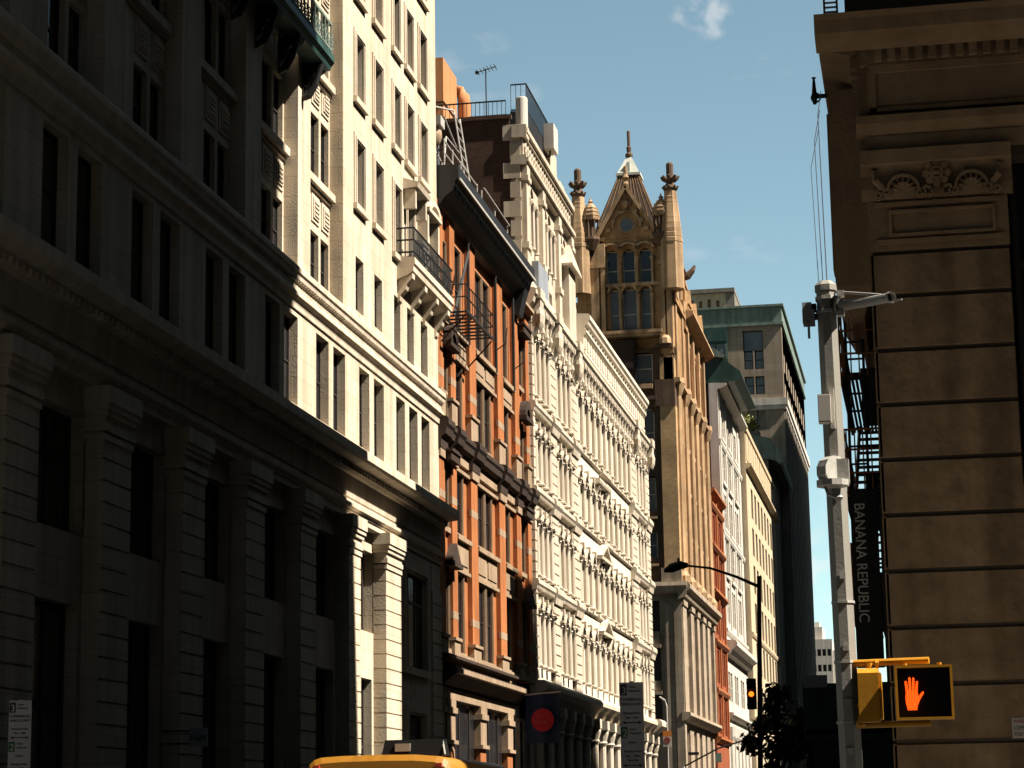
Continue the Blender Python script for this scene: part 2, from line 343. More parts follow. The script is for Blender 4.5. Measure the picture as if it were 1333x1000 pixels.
# ================================================================== limestone office building, left
B1 = thing('limestone_building', 'cream limestone office building with rusticated piers and deep belt ledges, nearest on the left', 'building', (-18, 57, 0))
b = MB(W)
b.box(31, 82.8, -22, -1.05, 0, 37)
UP = [(41.35, 42.8), (46.8, 48.1), (52.25, 53.8), (57.72, 59.2), (63.06, 64.45)]
piers = [(31, 32.3), (35.9, 37.4)] + UP
ROWS = [(18.35, 20.25), (22.0, 24.15), (25.7, 27.9), (29.4, 31.6), (33.1, 35.3)]
for a, c in piers: b.box(a, c, -1.06, 0, 17.6, 37)
bays = [(p[1], q[0]) for p, q in zip(piers, piers[1:])] + [(64.45, 68.4)]
vis = {2: 1, 3: 2, 4: 3, 5: 3, 6: 5, 1: 1, 0: 0}
bay_ops = []
for i, (a, c) in enumerate(bays):
    nv = [0, 2, 2, 3, 4, 4, 5][i]
    ops = []
    for z0, z1 in ROWS[:nv]:
        ops += [(c - 2.33, c - 1.36, z0, z1), (c - 1.12, c - .14, z0, z1)]
    b.wall(a, c, 17.6, 37, -1.06, -.45, ops); bay_ops.append(ops)
# pavilion
PC = [(70.03, 71.11), (72.62, 73.74), (75.5, 76.48), (77.55, 78.64), (79.81, 80.96)]
PR = [(18.5, 20.35), (22.1, 24.35), (25.83, 28.05), (29.53, 31.75), (33.2, 35.45)]
pops = []
for r, (z0, z1) in enumerate(PR):
    for c, (u0, u1) in enumerate(PC):
        if r == 0 and c > 1: pops.append((u0, u1, 17.95, 20.3))
        elif r == 1 and c > 1: pops.append((u0, u1, 21.82, z1))
        else: pops.append((u0, u1, z0, z1))
b.wall(68.4, 82.8, 17.6, 37, -1.04, 0, pops)
# mid storey
MP = []
k = 0
for a in (43.3, 48.8, 54.35, 60.0):
    MP += [(a, a + 1.48, 14.0, 16.67), (a + 2.0, a + 3.5, 14.0, 16.67)]
MP = [(32.4, 33.9, 14.0, 16.67), (34.4, 35.9, 14.0, 16.67), (37.8, 39.3, 14.0, 16.67), (39.8, 41.3, 14.0, 16.67)] + MP[:6] + [(59.75, 61.2, 14.0, 16.67), (61.65, 63.1, 14.0, 16.67), (65.16, 66.64, 14.0, 16.67), (67.19, 68.68, 14.0, 16.67), (70.5, 71.9, 14.0, 16.67), (72.52, 73.95, 14.0, 16.67), (75.78, 77.14, 14.0, 16.67), (77.8, 79.18, 14.0, 16.67), (79.82, 81.18, 14.0, 16.67)]
b.wall(31, 82.8, 13.3, 17.6, -1.03, -.005, MP)
# base recesses
LP = [(30.8, 32.2), (36.0, 37.7), (41.3, 43.0), (46.75, 48.5), (52.2, 53.9), (57.45, 59.15), (62.8, 64.45), (68.35, 69.85), (73.3, 75.5)]
lops = []
for p, q in zip(LP, LP[1:]): lops += [(p[1], q[0], 8.06, 10.75), (p[1] + .25, q[0] - .25, 0, 6.5)]
lops += [(76.9, 80.3, 7.2, 10.6), (77.2, 80.0, 0, 5.6)]
b.wall(31, 82.8, 0, 13.3, -1.02, -.25, lops[:-2] + [])
b.wall(75.5, 82.8, 0, 11.4, -.26, -.02, [(76.9, 80.3, 7.2, 10.6), (77.2, 80.0, 0, 5.6)])
obj('wall', b, 'lime', B1)
# rusticated piers and capitals, one part each
for p0, p1 in LP + [(81.2, 82.78)]:
    b = MB(W); z = 0.0; last = p0 > 80
    dd = .06 if last else .2
    b.box(p0 + .02, p1 - .02, -.3, dd - .05, 0, 11.3)
    while z < 10.2:
        b.box(p0, p1, -.28, dd, z + .045, min(z + .49, 10.3)); z += .49
    obj('pier', b, 'lime', B1)
    if not last:
        b = MB(W)
        for a, (e, z0, z1) in enumerate([(.04, 10.24, 10.38), (.07, 10.44, 10.6), (.03, 10.6, 10.78), (.1, 10.78, 10.92), (.15, 10.92, 11.06), (.19, 11.06, 11.44)]):
            b.box(p0 - e, p1 + e, -.27, dd + e, z0, z1)
        obj('capital', b, 'lime2', B1)
# ledge, cornices
b = MB(W)
b.prism([(0, 13.56), (.3, 13.54), (.74, 13.47), (.75, 13.2), (.68, 13.12), (.3, 13.08), (.26, 12.96), (.16, 12.84), (.06, 12.8), (.03, 12.3), (.0, 12.12), (-.2, 12.03)], 31, 83.0)
z = 31.2
while z < 82.6: b.box(z, z + .16, .1, .34, 12.86, 13.02); z += .34
obj('belt_ledge', b, 'lime2', B1)
b = MB(W)
b.prism([(-.24, 12.04), (.02, 12.04), (.02, 11.86), (.1, 11.82), (.1, 11.62), (.05, 11.6), (.05, 11.42), (-.24, 11.42)], 31, 82.8)
b.prism([(.02, 11.9), (.2, 11.86), (.2, 11.75), (.1, 11.68), (.02, 11.68)], 30.9, 82.85)
obj('architrave', b, 'lime2', B1)
b = MB(W)
b.prism([(-.1, 18.12), (.1, 18.1), (.26, 18.06), (.29, 18.0), (.29, 17.86), (.24, 17.8), (.22, 17.68), (.12, 17.6), (.1, 17.42), (.16, 17.36), (.2, 17.28), (.2, 17.2), (.1, 17.1), (.06, 17.0), (.05, 16.86), (-.1, 16.84)], 31, 82.88)
z = 31.1
while z < 82.7: b.box(z, z + .13, .1, .2, 17.64, 17.78); z += .27
obj('belt_cornice', b, 'lime2', B1)
# sills and spandrel panels of the recessed bays
for i, (a, c) in enumerate(bays[2:]):
    for (z0, z1), (zn, _) in zip(ROWS, ROWS[1:]):
        b = MB(W)
        b.box(a + .02, c - .02, -.46, -.24, zn - .3, zn - .06)
        b.box(a + .02, c - .02, -.46, -.36, zn - .42, zn - .3)
        for u in (c - 2.28, c - 1.08):
            b.box(u, u + .9, -.46, -.41, z1 + .3, zn - .55); b.box(u + .12, u + .78, -.46, -.37, z1 + .42, zn - .67)
            for q in range(4): b.box(u + .2, u + .7, -.38, -.34, z1 + .5 + q * .14, z1 + .57 + q * .14)
        obj('spandrel', b, 'lime2', B1)
for i, ops in enumerate(bay_ops):
    for (u0, u1, z0, z1) in ops: window(B1, W, LR, u0, u1, z0, z1, -.62, t=.05)
for i, (u0, u1, z0, z1) in enumerate(pops):
    plain = i < 5
    window(B1, W, LR, u0, u1, z0, z1, -.24, glass='glassb' if random.random() < .3 else 'glass', surround=None if (plain) else 'lime2', reveal=.24, sw=.24, sd=.05, t=.05)
for (u0, u1, z0, z1) in MP[4:]: window(B1, W, LR, u0, u1, z0, z1, -.30, t=.05)
for i, (u0, u1, z0, z1) in enumerate(lops[4:-2]): window(B1, W, LR, u0 + .02, u1 - .02, z0, z1, -.62 if i % 2 == 0 else -.55, t=.12, rail=(.66,), mull=(.36, .64), frame='frame')
window(B1, W, LR, 76.9, 80.3, 7.2, 10.6, -.16, t=.1, mull=(.33, .66), rail=(.7,), surround='lime2', reveal=.14, sw=.25, sd=.08, frame='greystone')
window(B1, W, LR, 77.2, 80.0, 0, 5.6, -.2, t=.12, mull=(.5,), rail=(.75,), surround='lime2', reveal=.18, sw=.25, sd=.08, sill=False)
# hoods over the balcony windows
b = MB(W)
b.prism([(0, 24.62), (.55, 24.68), (.6, 24.85), (0, 25.05)], 77.0, 79.1)
for u in (77.1, 78.8): b.box(u, u + .2, 0, .45, 23.9, 24.63)
obj('window_hood', b, 'lime2', B1)
b = MB(W); b.arch_ring(80.4, 24.35, .75, 1.05, 0, .5, .12, .88, sq=.6); b.box(79.3, 81.5, 0, .5, 24.4, 24.55); b.box(79.35, 79.6, 0, .4, 21.2, 24.4); b.box(81.2, 81.45, 0, .4, 21.2, 24.4)
obj('window_hood', b, 'lime2', B1)
# stone balcony
b = MB(W)
b.prism([(0, 21.8), (.66, 21.74), (.68, 21.5), (.62, 21.42), (.6, 21.24), (.45, 21.12), (0, 20.95)], 75.95, 82.7)
for u in (76.05, 78.1, 80.1, 82.1):
    b.prism([(0, 21.1), (.56, 21.18), (.55, 21.0), (.36, 20.8), (.3, 20.6), (.12, 20.4), (.08, 20.2), (0, 20.1)], u, u + .4)
bal = obj('balcony', b, 'lime2', B1)
b = MB(W)
for z in (21.95, 22.4, 22.85): b.tube([(76.0, 0, z), (76.0, .63, z), (82.6, .63, z), (82.6, 0, z)], .035, 6)
u = 76.0
while u < 82.6: b.tube([(u, .63, 21.75), (u, .63, 22.85)], .02, 5); u += .2
for d in (.15, .3, .45): b.tube([(76.0, d, 21.75), (76.0, d, 22.85)], .02, 5)
for u in (76.4, 78.2, 80.4): b.arch_ring(u + .8, 22.2, .3, .38, .61, .65, 0, 2, 16); b.arch_ring(u + 1.5, 22.1, .18, .25, .61, .65, 0, 2, 12)
rl = obj('balcony_railing', b, 'iron', bal)
b = MB(W); b.box(77.9, 78.9, .1, .5, 21.8, 22.9); b.box(77.95, 78.85, .5, .53, 21.9, 22.8); obj('awning_box', b, 'wht3', bal)
# green iron balcony
b = MB(W)
b.prism([(.05, 25.25), (.72, 25.2), (.78, 25.3), (.8, 25.05), (.7, 24.92), (.66, 24.8), (.1, 24.8)], 49.0, 64.35)
gb = obj('iron_balcony', b, 'dkgreen', B1)
b = MB(W)
for z in (25.4, 26.25): b.box(49.0, 64.3, .68, .74, z, z + .08)
for z in (25.4, 26.25): b.box(64.24, 64.3, 0, .7, z, z + .08)
u = 49.05
while u < 64.3:
    b.box(u, u + .05, .69, .73, 25.2, 26.3)
    b.arch_ring(u + .19, 25.85, .08, .12, .70, .72, 0, 2, 8); b.arch_ring(u + .19, 25.62, .06, .1, .70, .72, 0, 2, 8)
    u += .38
obj('balcony_railing', b, 'copper', gb)
for u in (49.4, 51.7, 54.0, 56.3, 58.6, 60.9, 63.5):
    b = MB(W); b.tube([(u, .05, 23.7), (u, .2, 23.75), (u, .42, 24.1), (u, .62, 24.75)], [.1, .12, .1, .08], 8)
    b.arch_ring(0, 0, 0, 0.001, 0, 0, n=1)
    for (cd, cz, rr) in ((.3, 24.5, .2), (.16, 24.2, .14), (.5, 24.6, .14)):
        for i in range(12):
            a0, a1 = 2 * math.pi * i / 12, 2 * math.pi * (i + 1) / 12
            b.tube([(u, cd + rr * math.cos(a0), cz + rr * math.sin(a0)), (u, cd + rr * math.cos(a1), cz + rr * math.sin(a1))], .035, 5)
    b.box(u - .05, u + .05, 0, .06, 23.6, 24.85); b.prism([(.02, 24.8), (.66, 24.8), (.6, 24.66), (.3, 24.45), (.12, 24.1), (.02, 23.8)], u + .08, u + .55)
    obj('balcony_bracket', b, 'iron', gb)
b = MB(W); b.box(57.3, 57.9, 0, .03, 14.9, 15.3)
# small blade sign
bl = thing('blade_sign', 'small pale square blade sign with black letters on the rusticated left facade', 'sign', (-17.2, 51, 3.8))
b = MB(); b.box(-17.16, -16.72, 50.96, 51.04, 3.57, 4.01); obj('sign_panel', b, 'signw', bl)
b = MB(); b.tube([(-17.85, 51, 3.95), (-17.1, 51, 3.95)], .02, 6); b.tube([(-17.85, 51, 3.65), (-17.1, 51, 3.65)], .02, 6); obj('bracket', b, 'iron', bl)
text_obj('lettering', 'H&M', .2, 'signk', (-17.12, 50.95, 3.71), R(90), 0, bl, .9)

# ================================================================== orange brick building
B2 = thing('orange_brick_building', 'orange brick building with tan stone bands under a heavy black cornice', 'building', (-18, 93, 0))
b = MB(W)
P2 = [(82.82, 83.85), (85.15, 86.1), (88.95, 90.3), (95.1, 96.5), (99.35, 100.5), (102.3, 103.15)]
F2 = [(8.4, 11.5), (13.12, 15.62), (17.4, 20.1), (21.5, 24.9)]
C2 = [(84.0, 85.02), (86.5, 87.85), (90.6, 92.3), (92.6, 93.95), (96.7, 98.15), (100.6, 102.0)]
ops2 = []
for z0, z1 in F2:
    for c in C2:
        if c[0] > 100 and z0 > 21: ops2.append((c[0], c[1], 21.9, 24.0)); continue
        dz = -.35 if c[0] < 84.5 else 0
        ops2.append((c[0], c[1], z0, z1 + dz))
b.box(82.82, 103.15, -22, -.75, 0, 27.0)
b.wall(82.82, 103.15, 8.1, 26.2, -.76, -.2, ops2)
obj('wall', b, 'orange', B2)
for p in P2:
    b = MB(W); b.box(p[0], p[1], -.21, 0, 8.1, 25.9); obj('pilaster', b, 'orange', B2)
    for z in (9.6, 14.1, 16.2, 18.9):
        b = MB(W); b.box(p[0] - .006, p[1] + .006, -.1, .008, z, z + .3); obj('stone_band', b, 'tan', B2)
    for z0, z1, e in ((8.1, 8.75, .07), (17.15, 18.2, .05)):
        b = MB(W); b.box(p[0] - e, p[1] + e, -.19, e, z0, z1); b.box(p[0] - e - .06, p[1] + e + .06, -.19, e + .07, z1, z1 + .12); obj('pedestal', b, 'tan', B2)
    b = MB(W); b.box(p[0] - .06, p[1] + .06, -.19, .08, 15.65, 15.95); obj('capital', b, 'tan', B2)
for (a, c) in ((86.15, 88.9), (90.35, 95.05), (96.55, 99.3)):
    for z0, z1 in ((6.7, 8.3), (11.75, 12.85), (20.35, 21.3)):
        b = MB(W); b.box(a, c, -.21, -.13, z0, z1)
        n = max(1, round((c - a) / 2.2))
        for i in range(n):
            q = (c - a) / n; b.box(a + q * i + .2, a + q * (i + 1) - .2, -.2, -.09, z0 + .2, z1 - .2)
        obj('spandrel_panel', b, 'tan', B2)
    for z in (13.0, 8.28, 21.35): b = MB(W); b.box(a - .02, c + .02, -.21, .05, z - .16, z + .02); obj('sill', b, 'tan', B2)
    for z in (11.72, 20.3, 15.75): b = MB(W); b.box(a - .02, c + .02, -.21, -.03, z - .14, z); obj('lintel', b, 'tan', B2)
b = MB(W)
b.prism([(-.2, 17.2), (.2, 17.12), (.27, 17.04), (.27, 16.88), (.2, 16.78), (.16, 16.55), (.04, 16.46), (-.2, 16.42)], 82.85, 103.2)
for p in P2: b.prism([(-.1, 17.24), (.34, 17.16), (.42, 17.07), (.42, 16.86), (.34, 16.74), (.28, 16.5), (.12, 16.36), (.1, 15.98), (-.1, 15.98)], p[0] - .12, p[1] + .12)
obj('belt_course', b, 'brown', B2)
b = MB(W); b.box(82.83, 103.14, -.19, -.06, 15.98, 16.4); obj('frieze', b, 'tan', B2)
b = MB(W)
b.prism([(-.2, 8.15), (.3, 8.1), (.32, 7.98), (-.2, 7.9)], 82.85, 97.5)
b.prism([(-.2, 7.0), (.5, 7.62), (.55, 7.5), (.5, 7.35), (-.2, 6.75)], 83.1, 98.5)
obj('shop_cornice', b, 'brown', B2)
b = MB(W); b.prism([(.4, 7.62), (.58, 7.56), (.58, 7.38), (.4, 7.3)], 83.3, 98.2); b.box(82.84, 98.8, -.3, .04, 6.45, 6.85); obj('shop_fascia', b, 'tan', B2)
b = MB(W)
b.box(82.83, 103.1, -.9, -.24, 0, 6.46)
obj('shopfront', b, 'glass', B2)
b = MB(W); 
for i in range(9): b.box(84.9 + i * 2, 84.98 + i * 2, -.25, -.18, 0, 6.3)
obj('shop_mullions', b, 'frame', B2)
for (a, c) in ((82.9, 83.3), (83.7, 85.2), (90.2, 91.4), (96.2, 97.4)):
    b = MB(W); b.box(a, c, -.25, .0, 0, 4.9); b.box(a - .06, c + .06, -.25, .05, 0, 1.2); obj('column', b, 'orange', B2)
    b = MB(W); b.box(a - .02, c + .02, -.25, .03, 4.9, 6.0); b.box(a - .1, c + .1, -.25, .12, 5.92, 6.14); b.box(a - .05, c + .05, -.25, .06, 6.14, 6.44); b.box(a - .12, c + .12, -.25, .13, 4.75, 4.9)
    if c - a > 1.4: b.arch_ring((a + c) / 2, 4.2, .36, .5, 0, .06, 0, 1, 10); b.box((a + c) / 2 - .5, (a + c) / 2 - .36, 0, .06, 0, 4.2); b.box((a + c) / 2 + .36, (a + c) / 2 + .5, 0, .06, 0, 4.2)
    obj('capital', b, 'tan', B2)
def ped(u0, u1, z, kind):
    b = MB(W)
    if kind == 0: b.ext([(u0, z), (u1, z), ((u0 + u1) / 2, z + .75)], 0, .3); b.box(u0 - .06, u1 + .06, 0, .36, z - .2, z)
    elif kind == 1: b.box(u0, u1, -.05, .3, z - .22, z + .1); b.box(u0 - .06, u1 + .06, -.05, .36, z + .1, z + .2)
    else:
        b.box(u0 - .06, u1 + .06, 0, .36, z - .2, z)
        b.arch_ring((u0 + u1) / 2, z, .45, (u1 - u0) / 2, 0, .3, 0, 1, 10, .9); b.arch_ring((u0 + u1) / 2, z, .05, .4, 0, .2, 0, 1, 10, .9)
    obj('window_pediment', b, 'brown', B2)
for (u0, u1) in ((83.7, 85.4), (100.4, 102.2)):
    ped(u0, u1, 11.7, 0); ped(u0, u1, 15.85, 1); ped(u0, u1, 20.35, 2)
ped(100.3, 102.3, 24.5, 1)
for (u0, u1, z0, z1) in ops2:
    window(B2, W, LR, u0, u1, z0, z1, -.27, frame='frame', t=.05, surround='tan', reveal=.07, sw=.13, sd=.05, rail=(.52,), mull=(.5,) if u1 - u0 > 1.5 else ())
b = MB(W)
b.prism([(-.3, 27.3), (.78, 27.24), (.86, 27.2), (.86, 26.72), (.72, 26.6), (.6, 26.2), (.3, 25.98), (.1, 25.7), (-.3, 25.6)], 82.95, 100.3)
u = 83.3
while u < 100: b.prism([(0, 26.6), (.7, 26.6), (.66, 26.3), (.4, 26.1), (.1, 25.85), (0, 25.85)], u, u + .26); u += .85
b.prism([(-.2, 26.9), (.6, 26.85), (.6, 26.3), (.4, 25.6), (.25, 24.9), (-.2, 24.9)], 99.4, 100.35)
co = obj('roof_cornice', b, 'black', B2)
b = MB(W); b.box(83.0, 100.28, .87, .93, 26.62, 26.72); obj('gutter', b, 'galv', co)
b = MB(W); b.box(82.83, 103.1, -20, -.9, 27, 27.6); obj('roof_parapet', b, 'dkbrick', B2)
b = MB(W); b.prism([(-.2, 26.0), (.3, 25.92), (.32, 25.75), (0, 25.6), (-.2, 25.6)], 100.5, 103.2); obj('side_bay_cornice', b, 'tan', B2)
# fire escape with the climbing plant and clutter at the top floor of the orange building
b = MB(W)
for z in (21.3,):
    for u in range(9): b.box(83.1 + u * .62, 83.2 + u * .62, 0, 1.1, z, z + .06)
    b.box(83.0, 88.6, 1.05, 1.12, z, z + .1); b.box(83.0, 88.6, .0, .06, z, z + .1)
for z in (21.9, 22.4): b.tube([(83.0, 0, z), (83.0, 1.08, z), (88.6, 1.08, z), (88.6, 0, z)], .03, 5)
for u in range(14): b.tube([(83.0 + u * .43, 1.08, 21.3), (83.0 + u * .43, 1.08, 22.4)], .02, 5)
for k in range(3): b.tube([(83.4 + k * .12, .5, 21.3), (86.4 + k * .12, .5, 24.6)], .03, 5)
for u in (83.2, 88.4): b.tube([(u, .05, 20.2), (u, 1.05, 21.25)], .035, 5)
for u in (88.62, 94.6, 98.9): b.tube([(u, .05, 21.2), (u, .05, 25.6)], .07, 6); b.tube([(u, .05, 22.2), (u, .5, 22.5), (u, .55, 23.2)], .03, 5)
obj('fire_escape', b, 'iron', B2)
# things on the orange building's roof
rb = thing('roof_railing', 'grey steel railing and braces at the edge of the black cornice', 'railing', (-18, 85, 27.3))
b = MB(W)
for (p, q) in (((83.3, .2, 28.4), (90, .2, 28.4)), ((83.3, .2, 27.9), (90, .2, 27.9)), ((83.3, .2, 27.3), (88.5, -.8, 30.2)), ((88.5, -.8, 30.2), (91.5, -.8, 30.3)), ((83.4, .2, 29.4), (88.2, -.3, 29.6)), ((91, .3, 28.6), (97, .3, 28.5))): b.tube([p, q], .035, 6)
for u in (83.4, 85, 86.6, 88.2, 90, 91, 94, 97): b.tube([(u, .2, 27.2), (u, .2, 28.5)], .03, 6)
obj('rails', b, 'galv', rb)
ld = thing('roof_ladder', 'pale steel ladder leaning on the dark brick party wall', 'ladder', (-18.6, 93, 27.3))
b = MB()
for k in (0, .55): b.tube([(-18.35, 91.5 + k * 2.2, 27.2), (-18.95, 91.0 + k * 2.2, 32.0), (-19.0, 91.2 + k * 2.2, 32.2)], .045, 6)
for i in range(11): z = 27.7 + i * .42; t = (z - 27.2) / 4.8; b.tube([(-18.35 - .6 * t, 91.5 - .5 * t, z), (-18.35 - .6 * t, 92.71 - .5 * t, z)], .03, 6)
b.tube([(-18.98, 91.1, 32.2), (-20.4, 88.5, 31.9)], .045, 6)
obj('rails', b, 'galv', ld)
ln = thing('roof_floodlight', 'boxy grey roof floodlight with a bulbous amber lens', 'lamp', (-19.2, 87.4, 27.2))
b = MB(); b.box(-19.6, -18.75, 87.2, 88.0, 30.35, 30.75); b.box(-19.4, -18.95, 87.4, 87.9, 30.2, 30.36); obj('housing', b, 'galv', ln)
b = MB(); b.lathe((-19.15, 87.6), [(.34, 30.2), (.36, 29.95), (.3, 29.7), (.16, 29.5), (.05, 29.45)], 14); obj('lens', b, 'tan', ln, smooth=True)
b = MB(); b.tube([(-19.15, 87.6, 27.2), (-19.15, 87.6, 29.5)], .05, 6); b.tube([(-18.9, 87.4, 27.2), (-18.8, 87.6, 28.8), (-19.1, 87.6, 29.4)], .03, 6); obj('post', b, 'galv', ln)
pn = thing('roof_billboard', 'pale grey sheet panel standing on the orange building roof behind the railing', 'panel', (-20.2, 87.5, 27.3))
b = MB(); b.box(-20.6, -19.0, 87.9, 88.0, 27.3, 30.6); obj('sheet', b, 'plaster', pn)
b = MB(); b.box(-18.75, -18.45, 90.4, 90.5, 27.2, 29.5); obj('post', b, 'galv', pn)

# ================================================================== white cast-iron building
B3 = thing('white_ornate_building', 'long white building with rows of arched windows and an ornate bracketed cornice', 'building', (-18, 126, 0))
b = MB(W)
b.box(103.2, 148.6, -21, -.7, 0, 27.0)
secs = [(104.0, 108.2, 3), (110.3, 114.9, 3), (117.15, 139.1, 10), (141.7, 146.5, 3)]
FL = [(8.95, 12.0), (13.22, 16.25), (17.72, 20.45), (21.85, 25.2)]
op3 = []; cols3 = []
for a, c, n in secs:
    q = (c - a) / n; wd = q * .56
    for z0, z1 in FL:
        for i in range(n):
            u0 = a + q * i + (q - wd) / 2; op3.append((u0, u0 + wd, z0, z1))
        for i in range(n + 1): cols3.append((a + q * i, z0, z1 - wd / 2))
b.wall(103.2, 148.6, 8.3, 26.0, -.71, 0, op3)
for u0, u1, z0, z1 in op3: b.arch_head(u0, u1, z1 - (u1 - u0) / 2, z1, -.7, 0, n=8)
obj('wall', b, 'white2', B3)
for u0, u1, z0, z1 in op3:
    window(B3, W, LR, u0, u1, z0, z1, -.16, frame='wframe', t=.07, rail=(.45,), sill=False)
def column_b(h):
    def f(b):
        b.lathe((0, .1), [(.2, 0), (.2, .12), (.15, .16), (.14, h * .5), (.125, h - .28), (.2, h - .2), (.16, h - .14), (.24, h - .02), (.24, h)], 10)
        b.box(-.24, .24, -.1, .33, 0, .06); b.box(-.28, .28, -.1, .36, h, h + .1)
    return f
for u, z0, z1 in cols3[:100]:
    h = round(z1 - z0, 2); h = round(h * 20) / 20
    obj('column', wmesh('column', h, column_b(h), 'white'), None, B3, W(u, 0, z0), LR)
# arch hoods with drops, one part per storey and section
for (a, c, n) in secs:
    q = (c - a) / n
    for z0, z1 in FL:
        wd = q * .56
        for i in range(n):
            b = MB(W); cc = a + q * (i + .5); b.arch_ring(cc, z1 - wd / 2, wd / 2 + .02, wd / 2 + .2, 0, .16, 0, 1, 8)
            b.box(cc - .13, cc + .13, 0, .26, z1 - .06, z1 + .3)
            for e in (-1, 1): b.lathe((cc + e * (wd / 2 + .14), .14), [(.02, z1 - wd / 2 - .42), (.12, z1 - wd / 2 - .2), (.15, z1 - wd / 2), (.1, z1 - wd / 2 + .06)], 6)
            obj('arch_moulding', b, 'white', B3)
for (p0, p1) in ((103.22, 103.75), (108.3, 110.2), (115.0, 117.1), (139.15, 141.6), (146.6, 148.58)):
    b = MB(W); z = 8.4
    b.box(p0 + .1, p1 - .1, 0, .1, 8.3, 25.9)
    while z < 25.6:
        b.box(p0, p1, -.02, .17, z, z + .42); z += .5
    obj('quoin_pier', b, 'white', B3)
for (s0, s1) in ((103.2, 117.15), (139.1, 148.62)):
    for zt in (13.13, 17.55, 21.66):
        b = MB(W)
        b.prism([(0, zt - .02), (.27, zt - .08), (.31, zt - .16), (.31, zt - .3), (.24, zt - .4), (.2, zt - .55), (0, zt - .62)], s0, s1)
        for (p0, p1) in ((108.3, 110.2), (115.0, 117.1), (139.15, 141.6), (146.6, 148.6)):
            if s0 - .1 < p0 < s1: b.prism([(0, zt + .03), (.36, zt - .03), (.42, zt - .14), (.42, zt - .34), (.32, zt - .5), (.26, zt - .8), (0, zt - .82)], p0 - .1, p1 + .1)
        u = s0 + .2
        while u < s1: b.box(u, u + .12, .2, .27, zt - .55, zt - .41); u += .3
        obj('belt_course', b, 'white', B3)
b = MB(W)
for zt in (13.15, 17.6, 21.72): b.prism([(0, zt), (.16, zt - .03), (.16, zt - .14), (0, zt - .2)], 117.15, 139.1); b.prism([(0, zt + .05), (.28, zt), (.28, zt - .2), (0, zt - .3)], 126.0, 129.4)
obj('sill_course', b, 'white', B3)
for zt, k in ((12.1, 0), (16.35, 0), (20.5, 1)):
    b = MB(W)
    if k == 0:
        b.box(123.9, 127.9, 0, .4, zt - .02, zt + .16); b.ext([(123.8, zt + .16), (124.3, zt + .16), (125.9, zt + .8), (127.5, zt + .16), (128.0, zt + .16), (125.9, zt + 1.0)], .05, .42); b.ext([(124.2, zt + .16), (127.6, zt + .16), (125.9, zt + .82)], .02, .15)
    else: b.prism([(0, zt), (.38, zt + .1), (.42, zt + .22), (.42, zt + .36), (0, zt + .42)], 123.6, 128.2)
    for e in (124.1, 127.5): b.prism([(0, zt), (.33, zt), (.2, zt - .3), (.1, zt - .6), (0, zt - .6)], e, e + .25)
    obj('pediment', b, 'white', B3)
b = MB(W)
b.prism([(-.5, 27.1), (.44, 26.95), (.52, 26.88), (.52, 26.68), (.42, 26.55), (.36, 26.3), (.2, 26.15), (.16, 25.9), (.1, 25.7), (-.5, 25.7)], 102.6, 149.1)
u = 103.6
while u < 148.6:
    b.prism([(0, 26.5), (.44, 26.5), (.42, 26.3), (.3, 26.1), (.24, 25.8), (.12, 25.5), (0, 25.5)], u, u + .3)
    b.lathe((u + .15, .22), [(.02, 25.2), (.14, 25.45), (.08, 25.7)], 6)
    u += 1.16
for p in (103.3, 108.9, 115.7, 140.0, 147.4):
    b.prism([(0, 26.6), (.62, 26.6), (.6, 26.2), (.46, 25.9), (.38, 25.3), (.2, 24.8), (0, 24.6)], p, p + .9)
    for q in (.12, .45, .78): b.lathe((p + q, .5), [(.03, 25.1), (.16, 25.4), (.2, 25.8), (.1, 26.2)], 6)
    b.box(p - .2, p + 1.1, 0, .66, 26.55, 27.05)
co = obj('cornice', b, 'white', B3)
b = MB(W)
b.prism([(-.9, 30.0), (.28, 29.93), (.34, 29.85), (.34, 29.62), (.24, 29.5), (.2, 29.36), (.06, 29.26), (.02, 29.1), (.12, 29.0), (.14, 28.86), (.04, 28.74), (-.04, 28.7), (-.08, 27.95), (.02, 27.86), (.02, 27.7), (-.1, 27.6), (-.12, 27.0), (-.9, 27.0)], 121.6, 148.6)
u = 122.0
while u < 148.2: b.box(u, u + .5, -.1, .0, 28.02, 28.62); b.box(u + .7, u + .85, -.1, .1, 29.05, 29.24); u += 1.0
obj('attic', b, 'white2', B3)
b = MB(W); b.prism([(-1.4, 28.9), (-.9, 28.8), (-.4, 28.1), (-.2, 27.1), (-1.4, 27.0)], 103.25, 121.5)
b.prism([(-.42, 28.3), (-.28, 28.2), (-.28, 28.0), (-.42, 28.0)], 103.25, 121.5); obj('sloped_roof', b, 'white2', B3)
b = MB(W)
for u in (104.5, 110.4, 116.0): b.prism([(-.3, 27.3), (-.13, 27.2), (-.24, 27.9), (-.36, 27.9)], u, u + 4.2)
obj('roof_panel', b, 'white', B3)
# ground floor
b = MB(W)
b.prism([(-.2, 8.35), (.5, 8.3), (.62, 8.15), (.62, 7.95), (.3, 7.7), (.1, 7.3), (-.2, 7.2)], 103.2, 148.9)
b.prism([(-.2, 8.4), (.75, 8.34), (.9, 8.15), (.9, 7.9), (.4, 7.5), (-.2, 7.2)], 146.2, 149.1)
obj('shop_cornice', b, 'white', B3)
b = MB(W); b.box(103.25, 148.5, -.9, -.5, 0, 7.4); obj('shopfront', b, 'glass', B3)
for i in range(16):
    u = 104 + i * 2.95
    b = MB(W); b.lathe((u, .05), [(.3, 0), (.3, .9), (.22, 1.0), (.2, 5.9), (.3, 6.1), (.24, 6.2), (.36, 6.6), (.36, 6.8)], 10); b.box(u - .4, u + .4, -.4, .42, 6.8, 7.3); b.box(u - .25, u + .25, -.5, -.15, 0, 6.8)
    obj('shop_column', b, 'white', B3)
